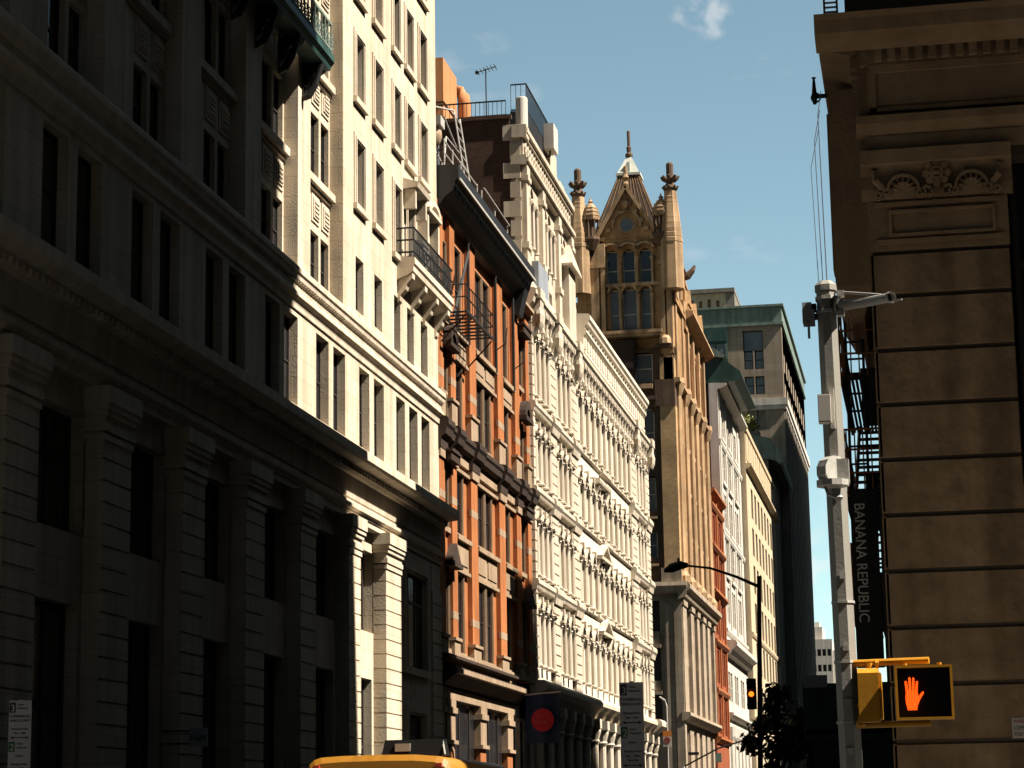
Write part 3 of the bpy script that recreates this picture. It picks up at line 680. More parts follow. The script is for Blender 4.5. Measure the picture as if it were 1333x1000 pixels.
# setback storeys on the roof
U3 = LF(-18.8)
b = MB(U3)
b.box(106.55, 121.6, -16, -.5, 26.5, 35.4)
opu = []
for p in ((107.9, 110.2), (113.2, 115.6), (118.4, 120.6)):
    q = (p[1] - p[0]) / 2
    for i in range(2): opu.append((p[0] + q * i + .12, p[0] + q * (i + 1) - .12, 30.6, 33.9)); opu.append((p[0] + q * i + .12, p[0] + q * (i + 1) - .12, 27.6, 29.6))
b.wall(106.6, 121.6, 26.5, 34.3, -.51, 0, opu)
for o in opu:
    if o[2] > 30: b.arch_head(o[0], o[1], o[3] - (o[1] - o[0]) / 2, o[3], -.5, 0, n=8)
us = obj('upper_storey', b, 'ornate', B3)
for o in opu: window(B3, U3, LR, *o, -.2, frame='wframe', t=.07, sill=False)
b = MB(U3)
for p in (106.65, 111.4, 116.6, 121.0):
    b.box(p, p + .75, 0, .25, 26.5, 33.5); b.box(p - .1, p + .85, 0, .36, 33.5, 33.75); b.box(p - .05, p + .8, 0, .3, 33.75, 34.3); b.box(p - .08, p + .83, 0, .34, 30.0, 30.3)
for p in (107.9, 109.05, 110.2, 113.2, 114.4, 115.6, 118.4, 119.5, 120.6): b.lathe((p, .12), [(.16, 30.5), (.12, 30.6), (.11, 32.5), (.18, 32.7), (.2, 32.8)], 8); b.arch_ring(p, 32.9, .1, .3, 0, .2, 0, 1, 6)
for z0, z1, d in ((34.3, 34.45, .3), (34.45, 34.65, .42), (34.65, 34.8, .3), (35.75, 35.95, .25), (35.95, 36.2, .38)): b.box(106.4, 121.75, -.5, d, z0, z1)
b.box(106.5, 121.65, -.5, .12, 34.8, 35.75)
u = 106.7
while u < 121.4:
    b.arch_ring(u + .25, 35.28, .12, .24, .12, .2, 0, 2, 10); b.lathe((u + .25, .15), [(.03, 34.9), (.09, 35.05), (.03, 35.2)], 5); b.box(u + .5, u + .6, .12, .18, 34.85, 35.7); u += .64
b.box(106.33, 107.2, -.42, .33, 35.7, 36.35)
obj('upper_cornice', b, 'ornate', B3)
b = MB(FF(106.5)); b.box(-33, -19.35, -.05, .0, 26.4, 36.75); b.box(-33, -19.25, -.2, .1, 36.75, 36.95); obj('brick_side_wall', b, 'dkbrick', B3)
b = MB(FF(106.5))
for i in range(10): e = .35 if i % 2 else .0; b.box(-19.55 - e + .2, -18.82, -.06, .06, 26.6 + i * 1.0, 27.4 + i * 1.0)
obj('corner_quoins', b, 'ornate', B3)
b = MB(U3); b.box(109, 118, -.95, -.08, 35.4, 37.95); b.box(108, 119, -3.0, -.96, 35.4, 37.5); obj('roof_house', b, 'black', B3)
b = MB(U3); b.box(115.2, 117.6, -1.3, .05, 35.4, 37.9); b.box(115.0, 117.8, -1.4, .15, 36.0, 36.3); obj('chimney_stack', b, 'ornate', B3)
b = MB(U3); b.box(119.6, 121.0, -.9, -.2, 36.0, 37.0); b.box(119.5, 121.1, -1.0, -.1, 37.0, 37.2); obj('chimney_stack', b, 'ornate', B3)
dm = MB(W); dm.box(118.0, 120.3, -.75, -.25, 28, 31.9); dm.taper(119.15, -.45, 31.9, 33.3, 1.5, .5, .1, .1); dm.box(117.5, 120.8, -.95, .05, 31.78, 31.9); obj('dormer', dm, 'ornate', B3)
b = MB(U3); b.box(108.6, 111.6, .1, .45, 28.0, 29.8); obj('vent_panel', b, 'plaster', B3)
# roof furniture
def rail(name, label, pts, h, n, z):
    t = thing(name, label, 'railing', (pts[0][0], pts[0][1], z)); b = MB()
    for k in (h, h * .5 if n == 0 else .08): b.tube([(x, y, z + k) for x, y in pts], .045, 5)
    for (x0, y0), (x1, y1) in zip(pts, pts[1:]):
        q = max(2, int(math.hypot(x1 - x0, y1 - y0) / .22))
        for i in range(q + 1): b.tube([(x0 + (x1 - x0) * i / q, y0 + (y1 - y0) * i / q, z), (x0 + (x1 - x0) * i / q, y0 + (y1 - y0) * i / q, z + h)], .018, 4)
    obj('bars', b, 'iron', t)
rail('parapet_railing', 'black bar railing along the top of the brick party wall', [(-27, 106.9), (-19.6, 106.9)], .95, 1, 36.9)
rail('penthouse_railing', 'black bar railing round the dark roof house top', [(-19.72, 109.05), (-18.92, 109.05), (-18.92, 117.9)], 1.45, 1, 37.95)
an = thing('roof_aerial', 'thin television aerial mast above the brick wall', 'aerial', (-20.9, 108.5, 36.9))
b = MB(); b.tube([(-20.9, 108.5, 36.9), (-20.92, 108.5, 40.2)], .035, 6); obj('mast', b, 'iron', an)
b = MB(); b.tube([(-21.35, 108.3, 39.95), (-20.4, 108.7, 40.35)], .03, 5)
for i in range(6): x = -21.3 + i * .17; b.tube([(x, 107.9 + i * .07, 39.97 + i * .07), (x, 108.8 + i * .07, 39.97 + i * .07)], .018, 4)
b.box(-21.42, -21.25, 108.2, 108.4, 39.88, 40.0); obj('boom', b, 'iron', an)
for (x, y, r, z0, z1, n_, l_) in ((-18.9, 107.6, .31, 36.15, 38.1, 'white_roof_flue', 'white cylindrical flue at the brick wall corner'),):
    t = thing(n_, l_, 'flue', (x, y, z0)); b = MB(); b.lathe((x, y), [(r, z0), (r, z1), (r * .9, z1 + .05)], 18); obj('pipe', b, 'wht3', t); b = MB(); b.lathe((x, y), [(r * 1.1, z0), (r * 1.1, z0 + .1)], 18); obj('collar', b, 'galv', t)
t = thing('roof_cabinet', 'white metal cabinet on a bracket beside the roof house', 'cabinet', (-17.9, 112, 37.6))
b = MB(); b.box(-18.85, -18.3, 114.0, 115.4, 37.4, 38.8); obj('casing', b, 'wht3', t); b = MB(); b.tube([(-18.6, 114.5, 37.4), (-18.6, 114.5, 37.1), (-18.95, 114.5, 37.0)], .06, 6); obj('bracket', b, 'iron', t)
t = thing('orange_chimney', 'orange rendered roof chimney block with a curved duct', 'chimney', (-24.5, 114, 36))
b = MB(); b.box(-26.5, -24.35, 114, 117.6, 34, 43.0); obj('block', b, 'terracotta', t)
b = MB(); b.tube([(-24.0, 118, 34), (-24.0, 118, 41.6), (-24.05, 118, 42.0), (-24.25, 118, 42.3), (-24.6, 118, 42.4)], .36, 14); obj('duct', b, 'terracotta', t, smooth=True)
b = MB()
for z in (37.6, 39.0, 40.4): b.box(-24.36, -24.3, 114, 117.6, z, z + .07); b.box(-26.5, -24.3, 113.95, 114.0, z, z + .07)
obj('strap', b, 'iron', t)

# ================================================================== gothic building
K = 168.5 / 163.0
X = lambda x: x * K
Z = lambda z: 1.6 + (z - 1.6) * K
class GB(MB):
    def __init__(s, d=0.0): super().__init__(lambda u, dd, z: (X(u), 168.5 - dd, Z(z)))
B4 = thing('gothic_building', 'tan gothic building with a gabled tower front, slated spire and stone pinnacles', 'building', (-20, 180, 0))
b = GB()
ops = []
ARU = [(-22.35, -21.5), (-21.12, -20.18), (-19.82, -18.92)]; ARL = [(-22.15, -21.45), (-21.2, -20.1), (-19.8, -19.05)]
ops += [(a, c, 41.85, 44.5) for a, c in ARU] + [(a, c, 38.15, 41.5) for a, c in ARL]
b.wall(-22.5, -18.3, 37.6, 44.9, -.9, -.35, ops)
for a, c, z0, z1 in ops: b.arch_head(a, c, z1 - (c - a) / 2, z1, -.9, -.35, n=10)
b.box(-24.6, -17.4, -9, -1.2, 20, 45.2)
for a, c in ((-24.6, -22.45), (-18.35, -17.4)): b.box(a, c, -1.25, 0, 36.2, 44.0)
obj('tower_wall', b, 'goth', B4)
b = GB(); b.ext([(-23.0, 45.3), (-18.3, 45.3), (-20.7, 49.1)], -1.2, -.15); b.box(-22.6, -18.3, -1.2, -.2, 44.75, 45.35); obj('gable', b, 'goth', B4)
b = GB()
for (p, q) in (((-23.15, 45.2), (-20.7, 49.3)), ((-18.15, 45.2), (-20.7, 49.3))):
    n = Vector((-(q[1] - p[1]), q[0] - p[0])).normalized() * .2
    if n.y < 0: n = -n
    b.ext([(p[0] - n.x * .7, p[1] - n.y * .7), (q[0] - n.x * .7, q[1] - n.y * .7), (q[0] + n.x * .6, q[1] + n.y * .6), (p[0] + n.x * .6, p[1] + n.y * .6)], -.6, .34)
    for i in range(6):
        t = (i + .5) / 6; u = p[0] + (q[0] - p[0]) * t - n.x * 2.4; z = p[1] + (q[1] - p[1]) * t - n.y * 2.4
        b.box(u - .16, u + .16, -.16, .02, z - .16, z + .16)
b.lathe((-20.7, .0), [(.16, 49.2), (.28, 49.5), (.12, 49.75), (.3, 50.0), (.16, 50.3), (.13, 50.9), (.02, 51.0)], 8)
obj('gable_coping', b, 'gothl', B4)
b = GB(); b.arch_ring(-20.72, 46.3, .5, .62, -.2, -.1, 0, 2, 20); b.arch_ring(-20.72, 46.3, 1.0, 1.14, -.2, .06, -.05, 1.05, 16); b.lathe((-20.7, -.1), [(.1, 47.55), (.32, 47.8), (.36, 48.05), (.2, 48.3)], 8)
for a, c in ARU: b.arch_ring((a + c) / 2, 44.3, .62, .8, -.4, .1, .08, .92, 10, .8)
for u in (-22.45, -21.3, -20.0, -18.85): b.lathe((u, -.25), [(.16, 41.8), (.11, 41.95), (.11, 43.4), (.2, 43.65), (.22, 43.8)], 8)
for a, c in ARL: b.arch_ring((a + c) / 2, 41.5 - (c - a) / 2, (c - a) / 2 + .02, (c - a) / 2 + .17, -.36, -.15, 0, 1, 10)
for u in (-21.32, -19.95, -18.92): b.lathe((u, -.25), [(.15, 38.1), (.1, 38.2), (.1, 40.5), (.2, 40.75), (.2, 40.9)], 8)
b.box(-22.5, -18.3, -.8, -.1, 41.55, 41.8)
obj('tracery', b, 'gothl', B4)
b = GB(); 
for i in range(20): a0, a1 = 2 * math.pi * i / 20, 2 * math.pi * (i + 1) / 20; b.ext([(-20.72, 46.3), (-20.72 + .5 * math.cos(a0), 46.3 + .5 * math.sin(a0)), (-20.72 + .5 * math.cos(a1), 46.3 + .5 * math.sin(a1))], -.16, -.13)
ro = obj('round_window', b, 'glassb', B4)
for a, c, z0, z1 in ops: 
    window(B4, lambda u, d, z: (X(u), 168.5 - d, Z(z)), FR, a, c, z0, z1, -.75, frame='wframe', t=.06, rail=(.4,), glass='glassb' if z0 < 40 else 'glass', sill=False)
# tower pilasters / shoulders
b = GB()
for a, c in ((-23.5, -22.9), (-22.75, -22.45), (-18.3, -17.95), (-17.8, -17.4)):
    b.box(a, c, 0, .22, 36.6, 43.1)
b.box(-23.6, -22.4, 0, .35, 43.0, 43.25); b.box(-18.4, -17.3, 0, .35, 43.0, 43.25)
b.ext([(-23.6, 43.25), (-22.4, 43.25), (-22.4, 44.9), (-22.9, 44.9)], -.2, .25); b.ext([(-17.3, 43.25), (-18.3, 43.25), (-18.3, 44.6), (-17.6, 44.6)], -.2, .2)
b.box(-22.6, -18.3, -.4, .45, 37.55, 37.75); b.box(-22.7, -18.2, -.4, .6, 37.75, 38.0)
obj('tower_buttress', b, 'gothl', B4)
# pinnacles
for (cx, cy) in ((-24.35, 0.2), (-17.28, .2)):
    b = GB()
    b.lathe((cx, cy), [(.9, 41), (.85, 44.5), (.75, 46), (.62, 47.4), (.42, 48.75)], 8)
    for i in range(10): z = 44.6 + i * .41; r = .86 - (z - 44.5) * .104; b.lathe((cx, cy), [(r + .03, z), (r + .03, z + .3), (r - .02, z + .33)], 8)
    obj('pinnacle', b, 'gothl', B4)
    b = GB(); b.lathe((cx, cy), [(.5, 48.7), (.6, 48.85), (.42, 49.05), (.3, 49.3), (.32, 49.7), (.28, 49.75), (.28, 50.75), (.18, 50.9), (.02, 50.95)], 10)
    for a in range(8): ca, sa = math.cos(a * math.pi / 4), math.sin(a * math.pi / 4); b.tube([(cx + .25 * ca, cy + .25 * sa, 49.45), (cx + .5 * ca, cy + .5 * sa, 49.6), (cx + .68 * ca, cy + .68 * sa, 49.8)], [.14, .16, .08], 6); b.tube([(cx + .3 * ca, cy + .3 * sa, 48.8), (cx + .62 * ca, cy + .62 * sa, 49.0)], [.12, .08], 6)
    obj('finial', b, 'gothd', B4)
for cx in (-23.42, -18.02):
    b = GB(); b.lathe((cx, .1), [(.72, 46.75), (.74, 46.95), (.68, 47.3), (.55, 47.65), (.32, 48.0), (.1, 48.15)], 8)
    for z, r in ((47.05, .76), (47.35, .7), (47.65, .58)): b.lathe((cx, .1), [(r, z), (r, z + .07)], 8)
    b.lathe((cx, .1), [(.1, 48.1), (.22, 48.25), (.08, 48.4), (.02, 48.6)], 6)
    obj('turret_dome', b, 'gothl', B4)
    b = GB(); b.lathe((cx, .1), [(.3, 44.4), (.75, 45.2), (.72, 45.4)], 8)
    for a in range(8): b.lathe((cx + .6 * math.cos(a * math.pi / 4 + .2), .1 + .6 * math.sin(a * math.pi / 4 + .2)), [(.1, 45.3), (.08, 45.5), (.08, 46.6), (.12, 46.8)], 6)
    b.lathe((cx, .1), [(.35, 45.3), (.35, 46.8)], 8)
    obj('turret_arcade', b, 'gothd', B4)
# spire
b = GB(); cx, cd = -20.75, -3.1
b.taper(cx, cd, 45.2, 50.9, 2.9, 2.5, .8, .8); obj('spire_roof', b, 'slate', B4)
b = GB()
for sgn in range(2):
    for i in range(11):
        t = (i + .5) / 11 * 2 - 1
        if sgn == 0: b.tube([(cx + 2.9 * t, cd + 2.51, 45.2), (cx + .8 * t, cd + .81, 50.9)], .024, 4)
        else: b.tube([(cx + 2.91, cd + 2.5 * t, 45.2), (cx + .81, cd + .8 * t, 50.9)], .024, 4)
obj('spire_batten', b, 'goth', B4)
b = GB()
b.taper(cx, cd, 50.85, 51.05, .95, .95, .95, .95); b.taper(cx, cd, 51.05, 52.5, .86, .86, .2, .2); b.taper(cx, cd, 50.2, 50.85, .86, .86, .8, .8)
for e in (-1, 1):
    for k in (-.45, 0, .45): b.box(cx + k - .06, cx + k + .06, cd + .8, cd + .86, 50.2, 50.85)
b.box(cx - .14, cx + .14, cd + .4, cd + .85, 50.9, 51.9)
obj('spire_cap', b, 'palelead', B4)
b = GB(); b.lathe((cx, cd), [(.22, 52.4), (.3, 52.6), (.3, 52.75), (.16, 52.9), (.2, 53.3), (.12, 53.4), (.13, 54.6), (.05, 54.7)], 10); obj('spire_finial', b, 'gothd', B4)
# lower front
b = GB()
wn = []
for (u0, u1) in ((-20.45, -19.05), (-22.4, -21.1), (-24.6, -23.2)):
    for z0, z1 in ((34.1, 36.4), (28.5, 32.25), (24.4, 27.0), (20.9, 22.9)): wn.append((u0, u1, z0, z1))
b.wall(-42, -18.55, 19, 36.6, -1.3, -.35, wn)
for o in wn:
    if o[2] == 28.5: b.arch_head(o[0], o[1], o[3] - .7, o[3], -1.3, -.35, n=8)
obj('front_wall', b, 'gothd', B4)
for o in wn: window(B4, lambda u, d, z: (X(u), 168.5 - d, Z(z)), FR, *o, -.75, frame='wframe', t=.07, glass='glassb', sill=False)
b = GB()
b.box(-18.56, -17.4, -1.3, 0, 19.0, 32.2); b.box(-18.5, -17.42, -1.3, -.02, 34.2, 35.9); obj('corner_pier', b, 'tanbrick', B4)
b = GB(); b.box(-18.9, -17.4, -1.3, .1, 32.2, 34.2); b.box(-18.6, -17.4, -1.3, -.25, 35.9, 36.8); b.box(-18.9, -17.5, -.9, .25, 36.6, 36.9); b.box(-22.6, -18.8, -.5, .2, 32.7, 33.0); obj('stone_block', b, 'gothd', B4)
b = GB(); b.box(-21.9, -20.35, -.4, .35, 35.0, 37.3); b.box(-21.8, -20.45, .35, .4, 35.15, 37.1); obj('balcony_panel', b, 'brown', B4)
b = GB()
for z in (33.9, 23.9, 20.4): b.box(-20.6, -19.0, -.4, .05, z - .12, z + .05)
b.box(-19.95, -19.05, -.4, .3, 33.55, 33.85); b.lathe((-18.0, .1), [(.5, 36.9), (.46, 37.3), (.3, 37.5), (.05, 37.6)], 8)
obj('stone_sill', b, 'gothl', B4)
b = GB(); b.prism([(-.4, 19.1), (.45, 19.05), (.5, 18.75), (.3, 18.6), (.25, 18.3), (-.4, 18.2)], -42, -16.95); b.box(-18.8, -17.3, -.3, .2, 19.1, 20.1); obj('base_cornice', b, 'gothbase', B4)
b = GB(); wn = []
for (u0, u1) in ((-20.6, -19.05), (-23.6, -21.6), (-26.6, -24.6)):
    for z0, z1 in ((15.5, 17.75), (11.9, 14.3), (8.0, 10.9)): wn.append((u0, u1, z0, z1))
b.wall(-42, -17.42, 0, 18.3, -1.3, -.3, wn); b.box(-18.6, -18.05, -.3, 0, 0, 17.4); b.box(-17.98, -17.4, -.3, .05, 0, 17.6); b.box(-18.75, -18.2, -.3, -.06, 0, 17)
for z in (14.3, 10.9): b.box(-21, -19.0, -.32, .1, z - .02, z + .25); b.box(-20.9, -19.1, -.32, -.1, z + .3, z + 1.0)
obj('base_wall', b, 'gothbase', B4)
for o in wn: window(B4, lambda u, d, z: (X(u), 168.5 - d, Z(z)), FR, *o, -.5, frame='frame', t=.07, sill=False)
# street side
b = MB(W)
SW = [(171.9, 174.0), (175.9, 178.2), (180.2, 182.3), (184.3, 186.8), (188.6, 190.8)]
sr = [(20.6, 23.4), (24.3, 27.1), (28.0, 30.8), (31.6, 34.6), (36.6, 40.4)]
so_ = [(a, c, z0, z1) for a, c in SW for z0, z1 in sr]
b.box(169.5, 193.8, -26, -.8, 0, 42.0)
b.wall(168.52, 193.8, 19.4, 42.4, -.81, -.1, so_)
for o in so_:
    if o[2] > 36 or 31 < o[2] < 32: b.arch_head(o[0], o[1], o[3] - .8, o[3], -.8, -.1, rz=.8, n=8)
obj('street_wall', b, 'goth', B4)
for o in so_: window(B4, W, LR, *o, -.3, frame='tframe', t=.1, mull=(.5,), surround='red2' if o[2] > 36 else None, reveal=.18, sw=.2, sd=.05, sill=False)
for i, u in enumerate((169.6, 174.4, 178.6, 182.8, 187.2, 191.6)):
    b = MB(W); b.lathe((u + .35, .05), [(.55, 19.7), (.6, 20.2), (.34, 20.6), (.3, 34.2), (.42, 34.5), (.65, 35.2), (.6, 35.6)], 8); b.box(u, u + .9, -.1, .14, 35.6, 42.0); b.box(u - .1, u + 1.0, -.1, .3, 42, 42.9)
    obj('pilaster', b, 'gothl', B4)
b = MB(W)
b.prism([(-.1, 35.5), (.4, 35.45), (.42, 35.2), (-.1, 35.0)], 168.6, 193.9); b.prism([(-.1, 42.6), (.8, 42.5), (.86, 42.2), (.4, 41.9), (-.1, 41.6)], 176.5, 194.1)
for z in (24.0, 27.6, 31.2): b.box(170.6, 193.8, -.1, .02, z - .18, z + .1)
obj('string_course', b, 'gothl', B4)
b = MB(W); b.prism([(-.2, 19.7), (.6, 19.6), (.75, 19.4), (.75, 19.1), (.5, 18.9), (.35, 18.5), (-.2, 18.3)], 168.2, 194.2); obj('base_cornice', b, 'gothbase', B4)
b = MB(W); lw = []
for a, c in ((171.3, 174.3), (176.8, 179.1), (181.0, 183.4), (185.8, 187.5), (189.9, 192.6)): lw += [(a, c, 10.4, 13.6), (a, c, 14.3, 17.9), (a + .1, c - .1, 1.0, 8.8)]
b.wall(168.53, 193.8, 0, 18.4, -.8, -.2, lw)
for a, c in ((168.6, 171.2), (174.4, 176.7), (179.2, 180.9), (183.5, 185.7), (187.6, 189.8), (192.7, 193.8)): b.box(a, c, -.2, .1, 9.8, 18.2); b.box(a - .1, c + .1, -.2, .2, 17.9, 18.3)
b.prism([(-.2, 9.9), (.45, 9.85), (.5, 9.6), (.2, 9.3), (-.2, 9.2)], 168.4, 194.0)
obj('street_base', b, 'gothbase', B4)
for o in lw: window(B4, W, LR, *o, -.42, frame='tframe', t=.1, mull=(.5,), sill=False)
# tower side on the street + gargoyle
b = MB(W); b.box(170.2, 176.4, -6, -.02, 42, 46.8); b.box(168.9, 176.2, -.3, .25, 41.6, 42.3)
b.ext([(170.4, 46.8), (176.2, 46.8), (173.3, 50.0)], -5, 0); b.box(176.4, 178.3, -.9, .2, 41, 44.6); b.taper(177.3, -.3, 44.6, 47.2, .9, .6, .2, .15)
for u in (181.5, 186.5, 191.2): b.box(u, u + 1.8, -1.2, -.05, 42.4, 44.2); b.ext([(u - .2, 44.2), (u + 2, 44.2), (u + .9, 45.6)], -1.3, .05)
obj('tower_side', b, 'goth', B4)
b = MB(W); b.tube([(176.4, -.1, 45.2), (176.4, .5, 45.35), (176.4, .9, 45.8), (176.4, 1.1, 46.2)], [.3, .32, .22, .08], 8); b.tube([(176.4, .3, 45.4), (175.9, .2, 46.0)], [.2, .05], 6); b.tube([(176.4, .3, 45.4), (176.9, .2, 46.0)], [.2, .05], 6)
obj('gargoyle', b, 'gothd', B4)
b = MB(W)
for u in (170.6, 173.6): b.box(u, u + 1.4, -.02, .04, 42.8, 45.6)
obj('belfry_louvre', b, 'gothd', B4)

# ================================================================== facades further down the street
def plain_building(name, label, s0, s1, x0, z1, material, cols, rows, cat='building', wmat='glass', trim=None, belts=(), cornice=None, depth=22, wd=-.3, frame='frame', mull=(), sidemat=None, pane=True, surround=None):
    Wx = LF(x0)
    t = thing(name, label, cat, (x0, (s0 + s1) / 2, 0))
    b = MB(Wx); o = [(a, c, z0, zz) for a, c in cols for z0, zz in rows]
    b.box(s0 + .05, s1, -depth, -.8, 0, z1 - .4); obj('core', b, sidemat or material, t)
    b = MB(Wx); b.wall(s0, s1, 0, z1, -.81, 0, o); obj('wall', b, material, t)
    for q in o: window(t, Wx, LR, *q, wd, frame=frame, t=.1, glass=wmat, mull=mull, surround=surround, reveal=-wd, sw=.16, sd=.04, pane=pane)
    for (zt, d) in belts:
        b = MB(Wx); b.prism([(0, zt), (d, zt - .05), (d, zt - .25), (d * .5, zt - .5), (0, zt - .6)], s0, s1); obj('belt_course', b, trim or material, t)
    return t, Wx
B5, W5 = plain_building('red_brick_building', 'narrow orange red painted brick building between the gothic and grey white ones', 194.0, 205.7, -18, 30.6, 'red',
    [(194.9, 196.6), (197.1, 198.8), (200.6, 202.3), (202.8, 204.5)], [(26.2, 28.6), (22.2, 25.0), (18.0, 21.0), (13.7, 16.6), (9.3, 12.6)], trim='red2', belts=((30.6, .5), (29.4, .3), (25.75, .35), (21.75, .4), (17.4, .35), (13.2, .3), (9.0, .4)), frame='red', mull=(.5,), wd=-.14)
b = MB(W5)
for u in (194.05, 199.3, 205.0): b.box(u, u + .6, 0, .14, 9, 30)
obj('pilaster', b, 'red2', B5)
cols6 = [(207.4, 209.3), (209.7, 211.6), (214.0, 215.8), (216.2, 218.1), (221.0, 222.8), (223.2, 225.2)]
B6, W6 = plain_building('grey_white_building', 'slim grey white stone building with paired sash windows and a side darkened for shade', 205.8, 230, -18, 42.2, 'wht3',
    cols6, [(37.6, 40.2), (33.4, 36.2), (29.0, 32.2), (24.6, 27.8), (20.0, 23.4), (12.7, 15.4)], sidemat='dkbrick', trim='wht3', belts=((11.6, .5), (19.3, .25), (28.4, .2), (36.9, .2), (42.2, .9)), wmat='glassb', wd=-.12, frame='wframe')  # dark side material puts the shade of that wall into its colour
b = MB(W6); b.prism([(0, 18.2), (.9, 18.1), (1.05, 17.9), (1.05, 17.6), (.6, 17.3), (.4, 16.9), (0, 16.7)], 205.8, 230); obj('cornice', b, 'wht3', B6)
b = MB(W6)
for u in (206.2, 211.9, 218.9, 226.2): b.box(u, u + 1.0, 0, .12, 19.3, 42)
for u in (206.5, 210, 214, 218, 222, 226): b.lathe((u + .4, .1), [(.4, 0), (.32, .8), (.3, 9.0), (.45, 9.4), (.5, 10.3)], 8)
obj('pilaster', b, 'wht3', B6)
b = MB(W6)
for z in (37.3, 33.1, 28.7, 24.3): 
    for u in (207.2, 213.8, 220.8): b.box(u, u + 4.5, 0, .2, z - .2, z + .1)
obj('window_sill', b, 'wht3', B6)
b = MB(W6); b.prism([(-3, 45.2), (-.3, 45.3), (2.2, 43.2), (2.4, 42.6), (1.6, 42.3), (-3, 42.2)], 205.9, 222); b.box(206.2, 209, -2.2, -.2, 42, 43.8); obj('roof_hood', b, 'dkgreen', B6)
b = MB(W6); b.prism([(-2.9, 45.5), (-.2, 45.5), (.9, 44.7), (.7, 44.5), (-2.9, 45.2)], 205.5, 222.3); obj('roof_sheet', b, 'copper', B6)
cols7 = [(236.0 + i * 4.75, 238.6 + i * 4.75) for i in range(8)]
B7, W7 = plain_building('beige_office_building', 'beige stone office building with ranks of tall windows and a panelled parapet', 230.4, 275, -17.45, 42.3, 'beige2',
    cols7, [(33.4, 36.6), (29.4, 32.4), (25.4, 28.4), (21.2, 24.4), (17.0, 20.2), (12.6, 15.8)], trim='beige', belts=((38.4, .6), (20.9, .2), (12.2, .4)), wd=-.35, sidemat='greystone')
b = MB(W7)
for i in range(14): b.box(231.0 + i * 3.2, 233.6 + i * 3.2, 0, .08, 38.9, 41.6)
b.box(230.4, 275, 0, .2, 41.8, 42.3)
obj('parapet_panel', b, 'beige', B7)
B8 = thing('copper_cornice_building', 'dark stone building under an overhanging green copper cornice beside the tall tower', 'building', (-18, 288, 0))
b = MB(W); b.box(276, 299.5, -20, -.1, 0, 46); obj('wall', b, 'greystone', B8)
b = MB(W); b.prism([(-4.5, 49.6), (-1.2, 49.0), (.3, 48.6), (1.3, 47.0), (1.6, 45.6), (1.4, 45.3), (.8, 45.8), (0, 46.0), (-4.5, 46.0)], 275.6, 299.6); obj('copper_cornice', b, 'copper', B8)
t = thing('roof_planting', 'leafy yellow green planting above the green copper cornice', 'shrub', (-20.5, 279, 49.5))
def leaves(name, parent, c, r, n, size, material='leaf', seed=1, sq=1.0):
    rng = random.Random(seed); b = MB()
    cl = [(Vector((rng.gauss(0, .5), rng.gauss(0, .5), rng.gauss(0, .45 * sq))) * r, rng.uniform(.25, .5) * r) for _ in range(14)]
    for i in range(n):
        q, rr = rng.choice(cl); p = Vector(c) + q + Vector((rng.gauss(0, .5), rng.gauss(0, .5), rng.gauss(0, .5))) * rr
        a = Vector((rng.uniform(-1, 1), rng.uniform(-1, 1), rng.uniform(-1, 1))).normalized(); e = a.orthogonal().normalized(); f = a.cross(e); s = size * rng.uniform(.6, 1.3)
        b.add([tuple(p + e * s), tuple(p + f * s * .5), tuple(p - e * s), tuple(p - f * s * .5)], [(0, 1, 2, 3)])
    return obj(name, b, material, parent)
M['leafy'] = mat('yellow_green_leaves', (.16, .16, .04), rough=.7, var=.4, scale=2, bump=0)
leaves('foliage', t, (-20.6, 279, 51.0), 1.5, 900, .22, 'leafy', 3)
b = MB(); b.box(-22.2, -19.2, 278, 280, 49.3, 50.0); obj('planter', b, 'greystone', t)
# tall tower with green attic
TW = thing('green_topped_tower', 'tall brown grey tower with a green copper attic storey far down the street', 'tower', (-24, 330, 0))
FT = FF(300); WT = LF(-17.2)
tops = [(-22.5, -19.8, 64.9, 67.8), (-22.45, -21.2, 62.4, 65.0), (-21.0, -19.75, 62.4, 65.0), (-22.45, -21.2, 58.9, 61.4), (-21.0, -19.75, 58.9, 61.4), (-22.45, -21.2, 54, 57), (-21.0, -19.75, 54, 57)]
b = MB(FT); b.box(-44, -17.22, -56, -1, 58, 68.4); b.wall(-44, -17.2, 40, 68.4, -1.1, 0, tops); obj('front_wall', b, 'tower', TW)
for o in tops: window(TW, FT, FR, *o, -.4, frame='frame', t=.14, mull=(), glass='glassb', rail=() if o[2] > 64.5 else (.5,), sill=False)
b = MB(FT); b.box(-44.3, -16.95, -56.5, .3, 68.42, 68.8); b.box(-44, -17.1, -56.2, .1, 68.8, 71.0); b.box(-44.2, -16.8, -56.3, .35, 71.0, 71.3)
obj('attic', b, 'copper', TW)
b = MB(FT); b.box(-30, -24.6, 0, .5, 60.5, 66.4); b.box(-30, -24.6, 0, .7, 66.4, 68.3); obj('glazed_bay', b, 'dkgreen', TW)
for i in range(3): window(TW, FF(299.45), FR, -29.3 + i * 1.6, -27.9 + i * 1.6, 62.4, 66.0, .02, frame='copper', glass='glassb', t=.12, sill=False)
sidew = [(303 + i * 5.2, 305.2 + i * 5.2, 42 + k * 4.1, 44.4 + k * 4.1) for i in range(10) for k in range(6)]
b = MB(WT); b.wall(300.02, 356, 40, 68.4, -1.05, -.02, sidew); obj('side_wall', b, 'beige2', TW)
for o in sidew: window(TW, WT, LR, *o, -.07, frame='glass', pane=False, t=.9, rail=(.5,), sill=False)
b = MB(FT); b.box(-44, -17.3, -55, -.3, 0, 57.4); obj('lower_block', b, 'greystone', TW)
b = MB(WT); b.box(299.7, 356.3, -6, .5, 57.3, 58.2); b.box(299.8, 356.2, -6, .3, 56.7, 57.3); obj('ledge', b, 'wht3', TW)
